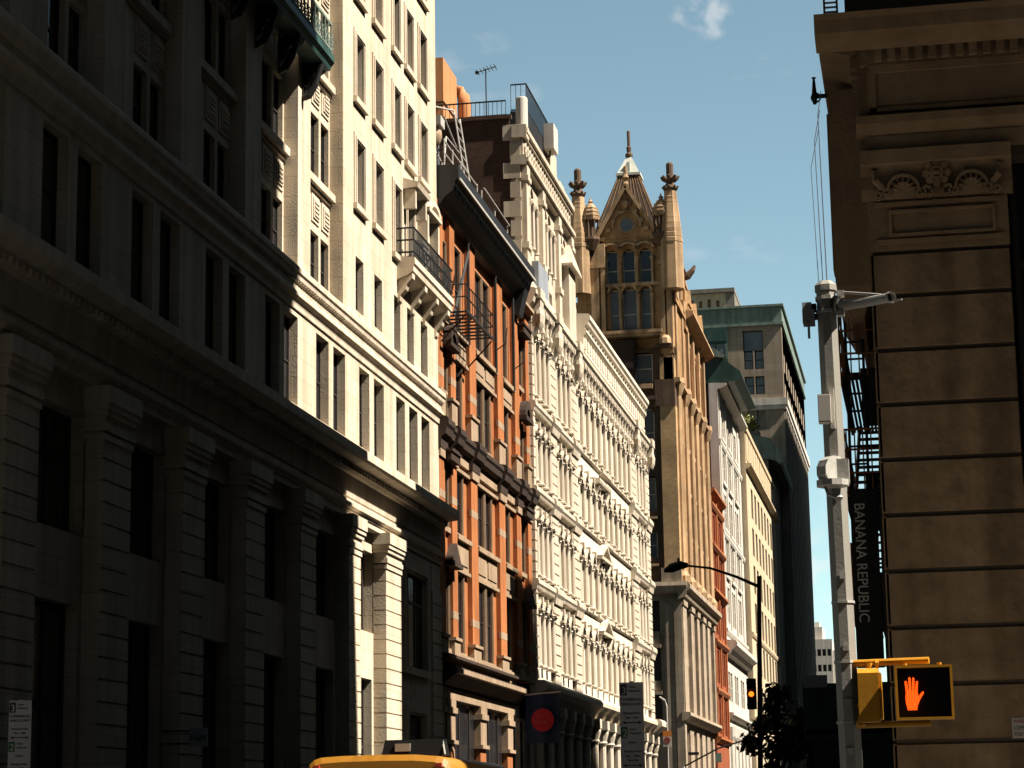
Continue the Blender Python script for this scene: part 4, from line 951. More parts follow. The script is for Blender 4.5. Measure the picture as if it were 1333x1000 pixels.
for i in range(16):
    b = MB(LF(-17.3)); b.box(300.5 + i * 3.5, 302 + i * 3.5, 0, .3, 0, 56.6); obj('side_pilaster', b, 'greystone', TW)
# far pale blocks
t = thing('pale_roof_block', 'pale beige rooftop block with a dark roof line, farthest behind the gothic building', 'building', (-40, 440, 0))
b = MB(FF(430)); b.box(-60, -35.3, -20, 0, 0, 104.4); obj('wall', b, 'beige2', t)
b = MB(FF(430)); b.box(-60.5, -33.5, -20, .8, 104.4, 105.2); b.box(-35.28, -33.6, -20, 0, 0, 104.4); obj('roof', b, 'greystone', t)
for i in range(4):
    window(t, FF(430), FR, -42.3 + i * 1.7, -41.7 + i * 1.7, 100.6, 103.2 - .3 * (i % 2), .06, frame='gothd', pane=False, rail=(.5,), t=.25, sill=False)
t = thing('far_white_block', 'small stepped white office block closing the street, beside the signal pole', 'building', (-22, 510, 0))
FFb = FF(500); wn = [(-24.7 + i * 1.1, -23.9 + i * 1.1, z, z + 1.5) for i in range(4) for z in (37.6, 34.2)]
b = MB(FFb); b.wall(-30, -20.3, 0, 41.3, -1, 0, wn); b.box(-30, -20.35, -20, -1, 0, 41.2); b.box(-26, -22.4, -16, -2, 41.2, 44.2); b.box(-24.2, -23.2, -12, -6, 44.2, 45.6); b.box(-20.3, -18.6, -16, -3, 0, 39); obj('wall', b, 'wht3', t)
for o in wn: window(t, FFb, FR, *o, -.3, pane=True, t=.12, rail=(), sill=False)

# ================================================================== brown stone building, right foreground
R1 = thing('brown_stone_building', 'shaded brown stone corner building with deep block courses and carved capital, right foreground', 'building', (0, 31, 0))
Y1 = FF(31)
b = MB(Y1)
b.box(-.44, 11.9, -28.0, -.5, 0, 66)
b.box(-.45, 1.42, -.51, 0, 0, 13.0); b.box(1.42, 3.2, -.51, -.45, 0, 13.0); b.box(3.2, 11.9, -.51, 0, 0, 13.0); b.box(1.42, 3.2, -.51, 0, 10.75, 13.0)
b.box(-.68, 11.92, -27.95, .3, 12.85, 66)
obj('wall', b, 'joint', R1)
for (p0, p1) in ((-.45, 1.42), (3.2, 5.1)):
    for i in range(13):
        z0 = -.46 + .772 * i + .045; z1 = z0 + .717
        if z1 > 9.5: z1 = 9.42
        b = MB(Y1)
        e = .015
        b.add([(p0 - .03, 0, z0), (p1, 0, z0), (p1, 0, z1), (p0 - .03, 0, z1), (p0 - .03, .05, z0 + e), (p1, .05, z0 + e), (p1, .05, z1 - e), (p0 - .03, .05, z1 - e)],
              [(4, 5, 6, 7), (0, 1, 5, 4), (1, 2, 6, 5), (2, 3, 7, 6), (3, 0, 4, 7)])
        b.box(p0 - .05, p0, -.9, .05, z0, z1)
        obj('stone_course', b, 'brownst', R1)
for (p0, p1) in ((-.45, 1.42), (3.2, 5.1)):      # panel and carved capital
    b = MB(Y1)
    b.box(p0 - .04, p1 + .02, 0, .06, 9.47, 10.2)
    b.box(p0 + .05, p1 - .05, .06, .1, 9.56, 9.62); b.box(p0 + .05, p1 - .05, .06, .1, 10.1, 10.16); b.box(p0 + .24, p1 - .16, .06, .11, 9.66, 9.7); b.box(p0 + .24, p1 - .16, .06, .11, 10.0, 10.04); b.box(p0 + .24, p0 + .28, .06, .11, 9.7, 10.0); b.box(p1 - .2, p1 - .16, .06, .11, 9.7, 10.0)
    b.prism([(0, 10.2), (.08, 10.2), (.12, 10.35), (.1, 10.55), (.16, 10.68), (.22, 10.7), (.22, 10.9), (0, 10.9)], p0 - .12, p1 + .1)
    obj('carved_capital', b, 'brownst2', R1)
b = MB(Y1)
for c in (.485,):
    b.arch_ring(c, 10.52, .06, .1, .1, .22, 0, 2, 14); b.lathe((c, .2), [(.05, 10.49), (.06, 10.52), (.05, 10.55)], 10)
    for a in range(8): t = a * math.pi / 4; b.arch_ring(c + .145 * math.cos(t), 10.52 + .145 * math.sin(t), .0, .055, .12, .2, 0, 2, 8)
    for e in (-1, 1):
        cc = c + e * .47; 
        b.arch_ring(cc, 10.3, .2, .235, .1, .22, 0, 1, 12)
        for a in range(7): t = math.pi * (a + .5) / 7; b.tube([(cc + .03 * math.cos(t), .12, 10.3 + .03 * math.sin(t)), (cc + .12 * math.cos(t), .17, 10.3 + .12 * math.sin(t)), (cc + .19 * math.cos(t), .15, 10.3 + .19 * math.sin(t))], [.012, .028, .022], 6)
        for k, (du, dz, rr) in enumerate(((.15, 10.29, .07), (.24, 10.25, .06), (.1, 10.24, .05), (.7, 10.28, .07), (.82, 10.24, .06), (.78, 10.36, .05))):
            b.arch_ring(c + e * du, dz, .02, rr, .1, .2, 0, 2, 9)
        b.tube([(c + e * .72, .14, 10.3), (c + e * .85, .2, 10.45), (c + e * .88, .16, 10.6), (c + e * .8, .14, 10.66)], [.04, .05, .04, .02], 6)
obj('rosette_carving', b, 'brownst2', R1)
b = MB(Y1)
b.box(-.45, 11.9, 0, .1, 10.9, 11.14); b.prism([(0, 11.14), (.14, 11.16), (.2, 11.3), (.2, 11.42), (0, 11.45)], -.6, 11.95)
b.box(-.45, 11.9, 0, .06, 11.45, 12.2)
for k in range(5): b.box(-.42 + k * 2.42, -.3 + k * 2.42, .06, .1, 11.5, 12.1)
b.box(-.4, 11.9, .06, .1, 11.5, 11.56); b.box(-.4, 11.9, .06, .11, 12.08, 12.2)
for k in range(63): b.box(-.3 + k * .19, -.19 + k * .19, .06, .17, 12.24, 12.42)
b.box(-.5, 11.9, 0, .1, 12.2, 12.5)
b.prism([(0, 12.5), (.2, 12.4), (.26, 12.42), (.34, 12.44), (.62, 12.5), (.66, 12.53), (.68, 12.72), (.72, 12.8), (0, 12.84)], -1.11, 11.95)
obj('cornice', b, 'brownst2', R1)
b = MB(lambda u, d, z: (-.45 - d, u, z))
b.prism([(0, 12.5), (.2, 12.4), (.26, 12.42), (.34, 12.44), (.62, 12.5), (.64, 12.53), (.64, 12.72), (.655, 12.79), (0, 12.84)], 31.0, 58)
b.box(31.0, 58, 0, .1, 10.9, 12.5)
for k in range(70): b.box(31.1 + k * .35, 31.25 + k * .35, .1, .2, 12.24, 12.42)
obj('side_cornice', b, 'brownst2', R1)
b = MB(); b.box(-1.02, -.46, 32.2, 35.6, 9.3, 12.3); b.taper(-.74, 33.9, 8.9, 9.3, .1, 1.4, .28, 1.7)
for k in range(4): b.box(-1.06, -1.02, 32.4 + k * .8, 32.9 + k * .8, 9.6, 12)
obj('cornice_stand_in', b, 'brownst2', R1)  # added mass standing in for the side cornice's receding soffit
b = MB(Y1); b.box(1.45, 3.17, -.44, -.38, 0, 10.7); obj('window', b, 'glass', R1)
b = MB(Y1)
for u in (1.5, 2.2, 3.0): b.box(u, u + .08, -.38, -.32, 0, 10.7)
for z in (3.2, 6.6, 9.2): b.box(1.5, 3.1, -.38, -.33, z, z + .1)
obj('window_frame', b, 'frame', R1)
# rusty scaffold bit above the cornice
t = thing('roof_scaffold', 'rust red steel lattice post on top of the corner cornice', 'scaffold', (-.85, 30.6, 12.8))
b = MB()
for x in (-.98, -.8): b.box(x, x + .03, 30.6, 30.64, 12.81, 14.6)
obj('upright', b, 'rust', t)
b = MB()
for i in range(5): b.box(-.95, -.8, 30.61, 30.63, 12.86 + i * .07, 12.885 + i * .07)
obj('rung', b, 'galv', t)
# fire escape on the right building's street side
t = thing('street_fire_escape', 'dark rusty fire escape ladders and landings behind the signal pole', 'fire escape', (-.8, 36, 4))
for k, z in enumerate((4.6, 6.3, 8.1)):
    b = MB()
    for i in range(10): b.box(-1.02 + i * .06, -.98 + i * .06, 33, 38, z, z + .03)
    b.box(-1.05, -.45, 33, 33.05, z - .05, z + .06); b.box(-1.06, -1.02, 33, 38, z - .04, z + .08); b.box(-.86, -.5, 37.9, 37.95, z + .1, z + 1.1)
    obj('landing', b, 'iron', t)
    b = MB()
    for q in (.35, .7, 1.0): b.tube([(-.5, 33, z + q), (-1.04, 33, z + q), (-1.04, 38, z + q)], .018, 5)
    for i in range(6): b.tube([(-1.04, 33 + i, z), (-1.04, 33 + i, z + 1.0)], .015, 5)
    for i in range(5): b.tube([(-1.0 + i * .12, 33, z), (-1.0 + i * .12, 33, z + 1.0)], .012, 5)
    obj('railing', b, 'rust', t)
b = MB()
for x in (-.98, -.72): b.tube([(x, 33.4, 4.0), (x, 34.2, 9.2)], .025, 6)
for i in range(18): b.box(-.98, -.72, 33.4 + i * .045, 33.43 + i * .045, 4.1 + i * .28, 4.13 + i * .28)
for z in (4.6, 6.3):
    for x in (-.9, -.55): b.tube([(x, 33.2, z), (x, 37.2, z + 1.75)], .03, 5)
    for i in range(9): b.box(-.9, -.55, 33.4 + i * .42, 33.6 + i * .42, z + .15 + i * .18, z + .17 + i * .18)
obj('ladder', b, 'iron', t)
# vertical banner
t = thing('vertical_banner', 'black vertical banner with pale capital letters on the brown stone corner', 'banner', (-.8, 32, 5))
b = MB(); b.box(-.96, -.58, 31.98, 32.05, 3.72, 6.25); obj('cloth', b, 'screen', t)
text_obj('lettering', 'BANANA REPUBLIC', .21, 'letters', (-.90, 31.97, 6.06), R(90), 0, t, .93, ry=R(90))
b = MB()
for z in (3.75, 6.22): b.tube([(-1.0, 32.02, z), (-.4, 32.02, z)], .022, 6)
b.box(-.55, -.49, 31.6, 31.66, 3.2, 6.0)
obj('bracket', b, 'iron', t)
# notice on the stone
t = thing('wall_notice', 'small pale printed notice fixed to the brown stone at the right edge', 'sign', (1.25, 30.94, 2.8))
b = MB(Y1); b.box(1.08, 1.46, .051, .07, 2.66, 2.93); obj('plate', b, 'letters', t)
for i, s in enumerate(('WARNING', 'COMMERCIAL', 'YOU PARK AT')): text_obj('lettering', s, .07, 'signr' if i == 0 else 'brown', (1.1, 30.925, 2.86 - i * .085), R(90), 0, t, .8)

# ================================================================== signal pole
P = thing('signal_pole', 'tall silver octagonal traffic signal pole in the right foreground', 'pole', (-.66, 19, 0))
b = MB(); b.tube([(-.645, 19, -.1), (-.655, 19, 2), (-.695, 19, 6.12)], [.105, .1, .088], 8); b.tube([(-.645, 19, 0), (-.645, 19, .5)], [.2, .16], 8); obj('shaft', b, 'pole', P)
b = MB(); b.lathe((-.695, 19), [(.1, 6.1), (.1, 6.15), (.06, 6.19), (.01, 6.2)], 8); obj('cap', b, 'pole', P)
b = MB(); b.tube([(-.6, 18.95, 5.955), (-.36, 18.73, 5.925), (-.15, 18.5, 5.9)], [.046, .042, .04], 12, caps=False)
b.tube([(-.15, 18.5, 5.9), (-.13, 18.48, 5.898)], [.05, .05], 14, caps=False); b.tube([(-.6, 18.95, 5.955), (-.58, 18.94, 5.952)], [.07, .07], 10)
obj('mast_arm', b, 'pole', P)
b = MB(); b.tube([(-.17, 18.52, 5.902), (-.16, 18.51, 5.901)], [.039, .039], 12); obj('arm_bore', b, 'screen', P)
b = MB(); b.tube([(-.62, 18.98, 6.09), (-.22, 18.6, 5.95)], .012, 6); b.tube([(-.15, 18.5, 5.86), (-.05, 18.42, 5.86)], .008, 5); obj('stay_rod', b, 'pole', P)
b = MB()
for z in (5.9, 6.02): b.tube([(-.69, 19, z), (-.69, 19, z + .03)], [.104, .104], 8)
for z in (5.86, 5.95, 6.03): b.box(-.6, -.54, 18.88, 18.96, z, z + .05)
for z in (1.9, 2.4, 2.9, 3.4): b.tube([(-.665, 19, z), (-.665, 19, z + .02)], [.105, .105], 8)
for z in (2.15, 2.55, 3.0, 3.6): b.box(-.68, -.63, 18.88, 18.91, z, z + .05)
obj('clamp', b, 'galv', P)
b = MB(); b.box(-.9, -.8, 18.9, 19.1, 5.82, 5.93); b.box(-.88, -.78, 18.95, 19.05, 5.93, 5.99); b.box(-.86, -.84, 18.9, 18.94, 5.68, 5.83); b.tube([(-.8, 19, 5.88), (-.7, 19, 5.9)], .03, 6); obj('detector', b, 'iron', P)
b = MB(); b.box(-.9, -.82, 18.93, 18.97, 5.92, 6.0); obj('detector_plate', b, 'signw', P)
b = MB(); b.box(-.795, -.69, 18.78, 18.9, 4.92, 5.16); b.box(-.79, -.69, 18.77, 18.78, 4.93, 5.15); b.box(-.7, -.66, 18.84, 18.92, 4.88, 5.22); bx = obj('equipment_box', b, 'letters', P)
b = MB(); b.tube([(-.74, 18.86, 4.5), (-.66, 18.78, 4.5)], [.13, .13], 12); b.tube([(-.74, 18.86, 4.5), (-.77, 18.88, 4.5)], [.13, .08], 12); b.box(-.69, -.56, 18.78, 18.9, 4.4, 4.6)
b.tube([(-.78, 18.82, 4.42), (-.74, 18.78, 4.3), (-.66, 18.76, 4.27)], .016, 6); b.lathe((-.655, 18.77), [(.02, 4.24), (.04, 4.27), (.02, 4.3)], 8); b.tube([(-.7, 18.8, 4.42), (-.7, 18.8, 4.37)], .14, 10)
obj('siren_horn', b, 'galv', P)
for i in range(3):
    b = MB(); b.tube([(-.75 + .035 * i, 19, 6.1), (-.98 + .05 * i, 24, 8.7 + .3 * i), (-1.2 + .03 * i, 32.8, 11.9 + .3 * i)], .0045 + .001 * i, 4); obj('cable', b, 'iron', P)
b = MB(); b.box(-1.27, -1.02, 32.75, 32.85, 12.4, 12.44); b.lathe((-1.24, 32.8), [(.03, 12.3), (.05, 12.4), (.02, 12.7), (.04, 12.72)], 6); b.arch_ring(-1.22, 12.4, .06, .08, 32.78, 32.82, 0, 2, 10); obj('cable_anchor', b, 'iron', R1)
# pedestrian signals
S = thing('pedestrian_signal', 'yellow pedestrian signal showing a lit orange raised hand', 'traffic signal', (0, 18.8, 2.4))
b = MB()
b.box(-.245, .185, 18.72, 18.95, 2.42, 2.83)
b.box(-.262, .202, 18.62, 18.74, 2.405, 2.425); b.box(-.262, .202, 18.62, 18.74, 2.825, 2.845); b.box(-.262, -.242, 18.62, 18.74, 2.425, 2.825); b.box(.182, .202, 18.62, 18.74, 2.425, 2.825)
for x in (-.18, .1): b.tube([(x, 18.83, 2.83), (x, 18.83, 2.875)], .022, 8)
obj('housing', b, 'yellow', S)
b = MB(); b.box(-.24, .18, 18.70, 18.722, 2.427, 2.823); obj('face', b, 'screen', S)
b = MB()
for i in range(21): b.box(-.238 + i * .0208, -.2365 + i * .0208, 18.677, 18.6785, 2.43, 2.82)
for i in range(20): b.box(-.238, .178, 18.677, 18.6785, 2.435 + i * .0205, 2.4365 + i * .0205)
obj('louvre', b, 'screen', S)
b = MB(lambda u, d, z: (-.205 + u * .0060, 18.688 - d, 2.485 + z * .0060))
b.ext([(6, 0), (18.5, 0), (19.5, 6), (22, 12), (21, 20), (20, 25), (4.5, 25), (3.5, 17), (4, 9)], 0, .006)
for pts in ([(4.4, 24.3), (8.2, 24.3), (6.6, 38.5), (5, 40), (3.2, 38.5)], [(8.6, 24.3), (12.2, 24.3), (11.6, 43.5), (10.2, 45), (8.6, 43.5)], [(12.6, 24.3), (16.2, 24.3), (16.7, 43), (15.3, 44.5), (13.7, 43)], [(16.6, 24.3), (20, 24.3), (21.4, 38), (20, 39.6), (18.4, 38.3)]): b.ext(pts, 0, .006)
b.ext([(20.2, 9), (23, 14), (28.5, 22.5), (28.2, 24.8), (26, 24.6), (21, 18)], 0, .0055)
hd = obj('hand_symbol', b, 'hand', S)
S2 = thing('pedestrian_signal', 'yellow pedestrian signal seen from its side, strapped against the silver pole', 'traffic signal', (-.47, 18.9, 2.4))
b = MB(); b.prism([(18.72, 2.40), (19.12, 2.40), (19.12, 2.80), (19.06, 2.84), (18.78, 2.84), (18.72, 2.80)], -.565, -.395); 
b2 = MB(lambda u, d, z: (u, d, z)); 
b.box(-.395, -.375, 18.74, 19.1, 2.43, 2.8); b.tube([(-.47, 18.9, 2.84), (-.47, 18.9, 2.89)], .03, 8)
for z in (2.42, 2.52): b.box(-.58, -.565, 18.74, 19.1, z, z + .03)
obj('housing', b, 'yellow', S2)
t = thing('signal_bracket', 'yellow pipe bracket carrying both pedestrian signals', 'bracket', (-.3, 18.83, 2.6))
b = MB(); b.tube([(-.6, 18.95, 2.895), (.02, 18.83, 2.895)], .029, 10); b.tube([(-.42, 18.9, 2.88), (-.39, 18.9, 2.88)], .036, 10); obj('upper_pipe', b, 'yellow', t, smooth=False)
b = MB(); b.tube([(-.6, 18.95, 2.385), (.01, 18.85, 2.385)], .027, 10); b.lathe((-.56, 18.88), [(.03, 2.36), (.045, 2.385), (.03, 2.42)], 8); obj('lower_pipe', b, 'yellow', t)

# ================================================================== yellow cab
V = thing('yellow_cab', 'yellow taxi van seen from behind with a dark roof sign box', 'taxi', (-6.9, 30.5, 0))
b = MB()
prof = [(-7.9, .35), (-7.95, 1.2), (-7.93, 1.9), (-7.9, 2.25), (-7.87, 2.4), (-7.83, 2.48), (-7.77, 2.53), (-7.68, 2.56), (-7.4, 2.575), (-6.92, 2.58), (-6.45, 2.575), (-6.16, 2.55), (-6.07, 2.52), (-6.01, 2.47), (-5.97, 2.38), (-5.94, 2.2), (-5.91, 1.9), (-5.89, 1.2), (-5.94, .35)]
n = len(prof); ys = [(28.0, .97), (28.06, 1.0), (32.0, 1.0), (32.3, .99)]
vs = []
for y, k in ys: vs += [(-6.92 + (x + 6.92) * k, y, z * (k if z > 1 else 1)) for x, z in prof]
vs += [(x, 33.4, min(z, 1.15 if z > 1 else z)) for x, z in prof]; ys.append((33.4, 1))
fs = [tuple(range(n)), tuple(range(5 * n - 1, 4 * n - 1, -1))]
for r in range(4): fs += [(r * n + i, r * n + n + i, r * n + n + (i + 1) % n, r * n + (i + 1) % n) for i in range(n)]
b.add(vs, fs); bd = obj('body', b, 'cab', V)
for p_ in bd.data.polygons: p_.use_smooth = len(p_.vertices) == 4 and abs(p_.normal.y) < .3
b = MB(); b.box(-7.7, -6.14, 27.96, 28.05, 1.25, 2.22); obj('rear_window', b, 'glass', V)
b = MB(); b.box(-7.78, -6.06, 27.94, 28.0, 2.3, 2.36); b.box(-6.94, -6.9, 27.97, 28.0, .6, 2.3); obj('door_seam', b, 'rubber', V)
b = MB(); b.box(-5.94, -5.9, 28.4, 32.2, 1.3, 2.15); obj('side_window', b, 'glass', V)
b = MB()
for x in (-7.72, -6.12): b.box(x - .04, x + .04, 27.95, 28.02, 2.41, 2.46)
obj('marker_lamp', b, 'signr', V)
for x in (-7.85, -5.99):
    b = MB(); b.box(x - .06, x + .06, 27.95, 28.05, 1.0, 1.6); obj('tail_lamp', b, 'signr', V)
for x in (-7.8, -6.04):
    for y in (29, 32.4):
        b = MB(); b.tube([(x - .12, y, .3), (x + .12, y, .3)], .4, 20); o = obj('wheel', b, 'rubber', V)
b = MB(); b.box(-7.9, -5.94, 27.86, 28.0, .35, .6); obj('bumper', b, 'rubber', V)
rs = MB(); rs.taper(-6.56, 28.6, 2.57, 2.78, .42, .16, .38, .12); s_ = obj('roof_sign', rs, 'screen', V)
b = MB(); b.box(-6.8, -6.6, 28.44, 28.47, 2.63, 2.73); obj('sign_panel', b, 'lampl', s_)
b = MB(); b.tube([(-6.18, 28.5, 2.75), (-6.13, 28.4, 2.58)], .012, 5); obj('sign_stay', b, 'galv', s_)

V.location.z = -.05
# ================================================================== parking signs
def parking_sign(x0, x1, y, zt, label, px):
    t = thing('parking_sign', label, 'sign', ((x0 + x1) / 2, y, 0))
    b = MB(); b.box(x0, x1, y, y + .015, zt - 1.3, zt); obj('panel', b, 'signw', t)
    b = MB(); b.tube([((x0 + x1) / 2, y + .05, -.05), ((x0 + x1) / 2, y + .05, zt + .02)], .03, 6); obj('post', b, 'galv', t)
    w_ = x1 - x0
    for k, (c, mt) in enumerate((('3', 'signk'), ('2', 'signg'))):
        zz = zt - .16 - k * .62
        b = MB(); b.box(x0 + .02 * w_, x0 + .3 * w_, y - .004, y - .001, zz - .03, zz + .13); obj('number_tile', b, mt, t)
        text_obj('lettering', c, .15, 'letters', (x0 + .08 * w_, y - .008, zz - .01), R(90), 0, t)
        for i, s in enumerate(('Hour', 'Metered')): text_obj('lettering', s, .05, mt, (x0 + .38 * w_, y - .004, zz + .08 - i * .06), R(90), 0, t)
        L_ = (('COMMERCIAL', .058), ('VEHICLES ONLY', .05), ('', .05), ('Monday-Friday', .048), ('7am - 7pm', .05)) if k == 0 else (('Others', .05), ('', .04), ('Monday-Friday', .048), ('7pm - 10pm', .05), ('Saturday', .05))
        for i, (s, z_) in enumerate(L_):
            if s: text_obj('lettering', s, z_, 'signk', ((x0 + x1) / 2, y - .004, zz - .11 - i * .065), R(90), 0, t, .92 * w_ / .36, 'CENTER')
        b = MB(FF(y)); za = zz - .435; b.box(x0 + .2 * w_, x1 - .2 * w_, .001, .005, za, za + .014)
        b.ext([(x0 + .08 * w_, za + .007), (x0 + .22 * w_, za - .016), (x0 + .22 * w_, za + .03)], .001, .005); b.ext([(x1 - .08 * w_, za + .007), (x1 - .22 * w_, za - .016), (x1 - .22 * w_, za + .03)], .001, .005)
        obj('arrow', b, 'signk', t)
parking_sign(-4.48, -4.13, 33, 3.67, 'grey parking sign on the right kerb in front of the white building', 0)
parking_sign(-14.46, -14.08, 34, 3.71, 'dim parking sign at the left kerb before the rusticated piers', 1)
# no-turn sign with street lamp post by the gothic corner
t = thing('turn_sign', 'small orange topped white no turn sign on a slim post by the gothic corner', 'sign', (-14.35, 125, 0))
b = MB(); b.tube([(-14.35, 125.1, 0), (-14.35, 125.1, 8.1), (-14.45, 125.1, 8.4), (-14.75, 125.1, 8.6)], .05, 6); obj('post', b, 'galv', t)
b = MB(); b.box(-14.6, -14.14, 125, 125.03, 5.85, 6.4); obj('panel', b, 'wht3', t)
b = MB(); b.box(-14.6, -14.14, 125, 125.03, 6.41, 6.72); obj('top_panel', b, 'signo', t)
b = MB(FF(125)); b.arch_ring(-14.37, 6.2, .14, .18, .002, .01, 0, 2, 16); b.ext([(-14.5, 6.3), (-14.47, 6.33), (-14.24, 6.1), (-14.27, 6.07)], .002, .012); obj('ring', b, 'signr', t)
b = MB(FF(125)); b.box(-14.38, -14.35, .002, .008, 6.1, 6.25); b.ext([(-14.38, 6.25), (-14.38, 6.22), (-14.28, 6.22), (-14.28, 6.25)], .002, .008); obj('arrow', b, 'signk', t)
# cobra-head street lamp
t = thing('street_lamp', 'dark street lamp with a long curved arm reaching over the roadway', 'street lamp', (-4.35, 60, 0))
b = MB(); b.tube([(-4.5, 60, 0), (-4.45, 60, 3), (-4.3, 60, 8.1)], [.09, .075, .06], 8); obj('post', b, 'iron', t)
b = MB(); b.tube([(-4.28, 60, 7.8), (-4.9, 60, 8.1), (-5.6, 60, 8.36), (-6.3, 60, 8.46)], [.05, .04, .035, .03], 8); obj('arm', b, 'iron', t)
b = MB(); b.tube([(-6.2, 60, 8.46), (-6.4, 60, 8.47), (-6.65, 60, 8.4), (-6.85, 60, 8.33)], [.06, .12, .13, .05], 10); b.lathe((-6.45, 60), [(.04, 8.55), (.04, 8.66)], 6); obj('lamp_head', b, 'iron', t)
t = thing('traffic_signal', 'dark traffic signal with its amber lamp lit among the tree leaves', 'traffic signal', (-4.6, 59.7, 4.6))
b = MB(); b.box(-4.7, -4.46, 59.5, 59.75, 4.55, 5.35)
for k in range(3): b.tube([(-4.58, 59.5, 4.65 + k * .29), (-4.58, 59.35, 4.65 + k * .29)], .12, 10, caps=False)
obj('housing', b, 'iron', t)
b = MB(); b.tube([(-4.58, 59.49, 4.94), (-4.58, 59.46, 4.94)], .07, 10); obj('amber_lens', b, 'amber', t)
# distant mast arm signal
t = thing('mast_arm_signal', 'thin slanting traffic mast arm with a small green street sign at the far crossing', 'traffic signal', (-16, 150, 0))
b = MB(); b.tube([(-16.2, 150, 0), (-16.2, 150, 5.4)], .1, 8); obj('post', b, 'galv', t)
b = MB(); b.tube([(-16.2, 150, 5.35), (-13.9, 150, 6.5), (-11.4, 150, 7.2)], .055, 6); obj('arm', b, 'iron', t)
b = MB(); b.box(-14.05, -13.65, 149.9, 149.95, 5.6, 6.2); obj('street_sign', b, 'copper', t)
b = MB(); b.box(-15.85, -15.15, 149.9, 149.95, 6.1, 6.3); obj('way_sign', b, 'iron', t)
# flag
t = thing('hanging_flag', 'navy blue hanging flag with a crimson disc over the orange building shopfront', 'flag', (-17, 98, 5))
b = MB()
nx, nz_ = 10, 10; x0, x1, z0, z1 = -17.5, -16.0, 5.2, 7.3
b.add([(x0 + (x1 - x0) * i / nx, 98 + .08 * math.sin(i * .9) + .03 * math.sin(j), z0 + (z1 - z0) * j / nz_) for j in range(nz_ + 1) for i in range(nx + 1)], [(j * (nx + 1) + i, j * (nx + 1) + i + 1, (j + 1) * (nx + 1) + i + 1, (j + 1) * (nx + 1) + i) for j in range(nz_) for i in range(nx)])
obj('cloth', b, 'navy', t, smooth=True)
b = MB(FF(97.86)); 
for i in range(24): a0, a1 = 2 * math.pi * i / 24, 2 * math.pi * (i + 1) / 24; b.ext([(-16.72, 6.2), (-16.72 + .5 * math.cos(a0), 6.2 + .5 * math.sin(a0)), (-16.72 + .5 * math.cos(a1), 6.2 + .5 * math.sin(a1))], -.02, 0)
obj('disc', b, 'crimson', t)
b = MB(); b.tube([(-17.9, 98, 7.3), (-15.9, 98, 7.42)], .03, 6); obj('flagpole', b, 'galv', t)
text_obj('lettering', 'The', .2, 'flagtext', (-17.0, 97.85, 6.28), R(90), 0, t, .9)
text_obj('lettering', 'Terminal', .2, 'flagtext', (-17.12, 97.85, 6.06), R(90), 0, t, .85)
# sidewalk shed
t = thing('sidewalk_shed', 'dark plywood sidewalk shed along the right pavement behind the pole', 'scaffold', (-2, 52, 0))
b = MB(); b.box(-2.42, -.5, 45, 62, 3.2, 3.4); b.box(-2.36, -.5, 45.2, 45.26, 0, 3.2); b.box(-2.33, -2.28, 45.3, 62, 0, 3.2); b.box(-2.45, -2.38, 45, 62, 3.3, 4.3); b.box(-2.38, -.5, 45, 45.06, 3.3, 4.3); obj('deck', b, 'dkgreen', t)
b = MB()
for y in (45.1, 48.5, 52, 55.5, 59): b.tube([(-2.36, y, 0), (-2.36, y, 3.25)], .05, 6)
obj('post', b, 'iron', t)
b = MB(); b.box(-2.42, -1.95, 44.9, 44.97, 4.22, 4.46); obj('notice_board', b, 'signw', t)
# trees at the right kerb
def tree(x, y, h, r, label, seed):
    t = thing('street_tree', label, 'tree', (x, y, 0), 'street trees at the right kerb'); rng = random.Random(seed)
    b = MB(); b.tube([(x, y, 0), (x + .05, y, 1.2), (x - .05, y + .05, h * .55), (x, y, h * .8)], [.14, .11, .08, .03], 8)
    for i in range(9):
        a = rng.uniform(0, 6.28); z = h * rng.uniform(.4, .65); e = rng.uniform(.5, .9) * r
        b.tube([(x, y, z), (x + e * .5 * math.cos(a), y + e * .5 * math.sin(a), z + .5), (x + e * math.cos(a), y + e * math.sin(a), z + rng.uniform(.7, 1.3))], [.05, .035, .012], 6)
    obj('trunk', b, 'bark', t); leaves('crown', t, (x, y, h * .72), r, 2600, .1, 'leaf', seed, 1.5)
tree(-3.75, 57, 5.0, .62, 'dark leafy street tree crowding round the amber traffic signal', 5)
tree(-3.5, 72, 5.6, .95, 'dark leafy street tree left of the sidewalk shed, the farther one', 9)

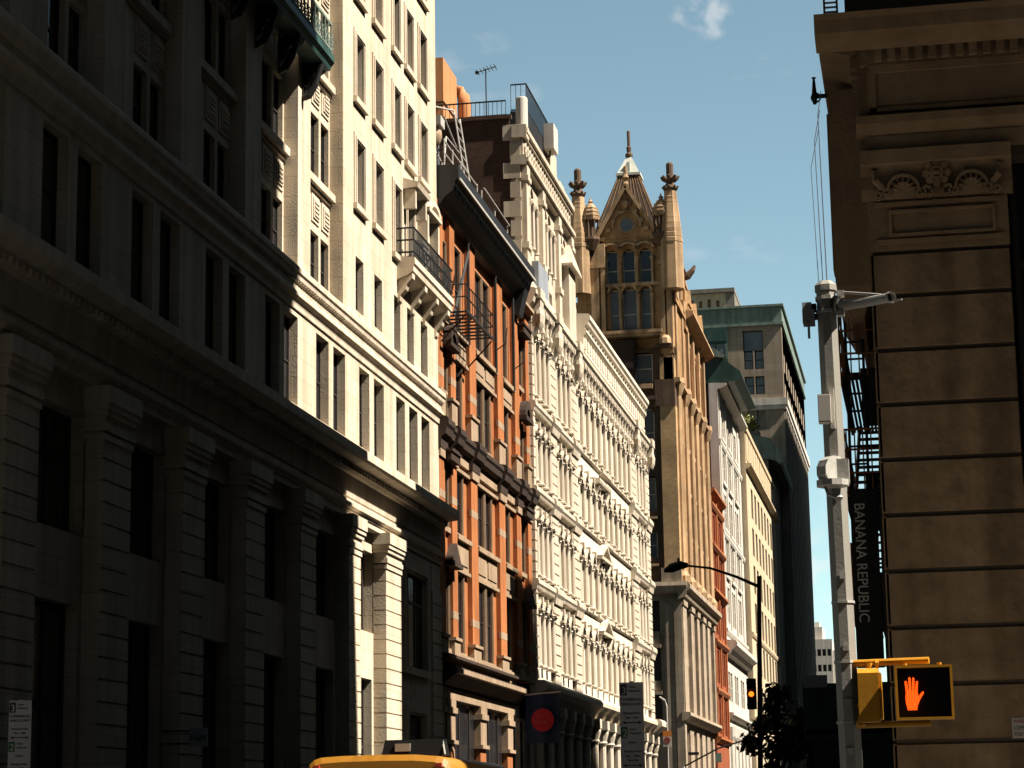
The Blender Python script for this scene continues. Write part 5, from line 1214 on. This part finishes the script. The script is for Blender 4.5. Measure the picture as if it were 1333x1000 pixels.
# ================================================================== unseen buildings added and shaped to throw shade and cut sky light
def block(name, label, y0, y1, x0, x1, z, material='greystone', group=None):
    t = thing(name, label, 'building', ((x0 + x1) / 2, (y0 + y1) / 2, 0), group)
    b = MB(); b.box(x0, x1, y0, y1, 0, z); obj('wall', b, material, t)
    b = MB(); b.box(x0 - .3, x1 + .3, y0 + .05, y1 - .05, z + .004, z + .5); obj('roof', b, 'greystone', t)
    b = MB()
    zz = 4.0
    while zz < z - 2:
        yy = y0 + 1
        while yy < y1 - 1.5: b.box(x0 - .03, x0 + .02, yy, yy + 1.2, zz, zz + 2); yy += 2.4
        zz += 3.8
    o = obj('window_grid', b, 'glass', t); o['kind'] = 'stuff'
for (y0, y1, h) in ((59.05, 66.7, 35.4), (66.75, 73.5, 15), (73.55, 81.8, 35.6), (81.85, 95.8, 18), (95.85, 101.2, 34.6), (101.25, 119.4, 30.0), (119.45, 150, 16), (168, 262.5, 19), (265.5, 352.5, 76)):
    block('shade_terrace', 'unseen dark building on the right side, height set to shade the left facades', y0, y1, -.45, 20, h, 'dkstone', 'unseen right side buildings shaped to throw shade')
for (y0, y1) in ((60, 150), (168, 360)):
    block('sky_blocker_tower', 'unseen dark tower added behind the right hand side to block sky light', y0, y1, 42, 64, 74, 'dkstone', 'unseen towers added to block sky light')  # added only to block low sky light from the right
block('avenue_light_blocker', 'unseen dark building added at the right hand end of the avenue against sky light', 4.5, 26.5, 160, 180, 120, 'dkstone')  # added to close off the avenue's low sky
block('avenue_light_blocker', 'unseen tall building added behind the viewpoint to cut sky light', -90, -50, -60, 60, 80, 'dkstone')  # this and the next two are added to hold down sky fill
block('avenue_light_blocker', 'unseen tall building added right of the viewpoint to cut sky light', -49, 4, 4, 90, 80, 'dkstone')
block('avenue_light_blocker', 'unseen tall building added left of the viewpoint to cut sky light', -49, 4, -80, -18.5, 80, 'dkstone')
block('avenue_light_blocker', 'unseen tall building added jutting into the avenue to shade the brown stone front', 27, 44, 12, 90, 80, 'dkstone')  # added to keep grazing sun off the brown stone front
for o in bpy.data.objects:
    if '_o' in o: del o['_o']
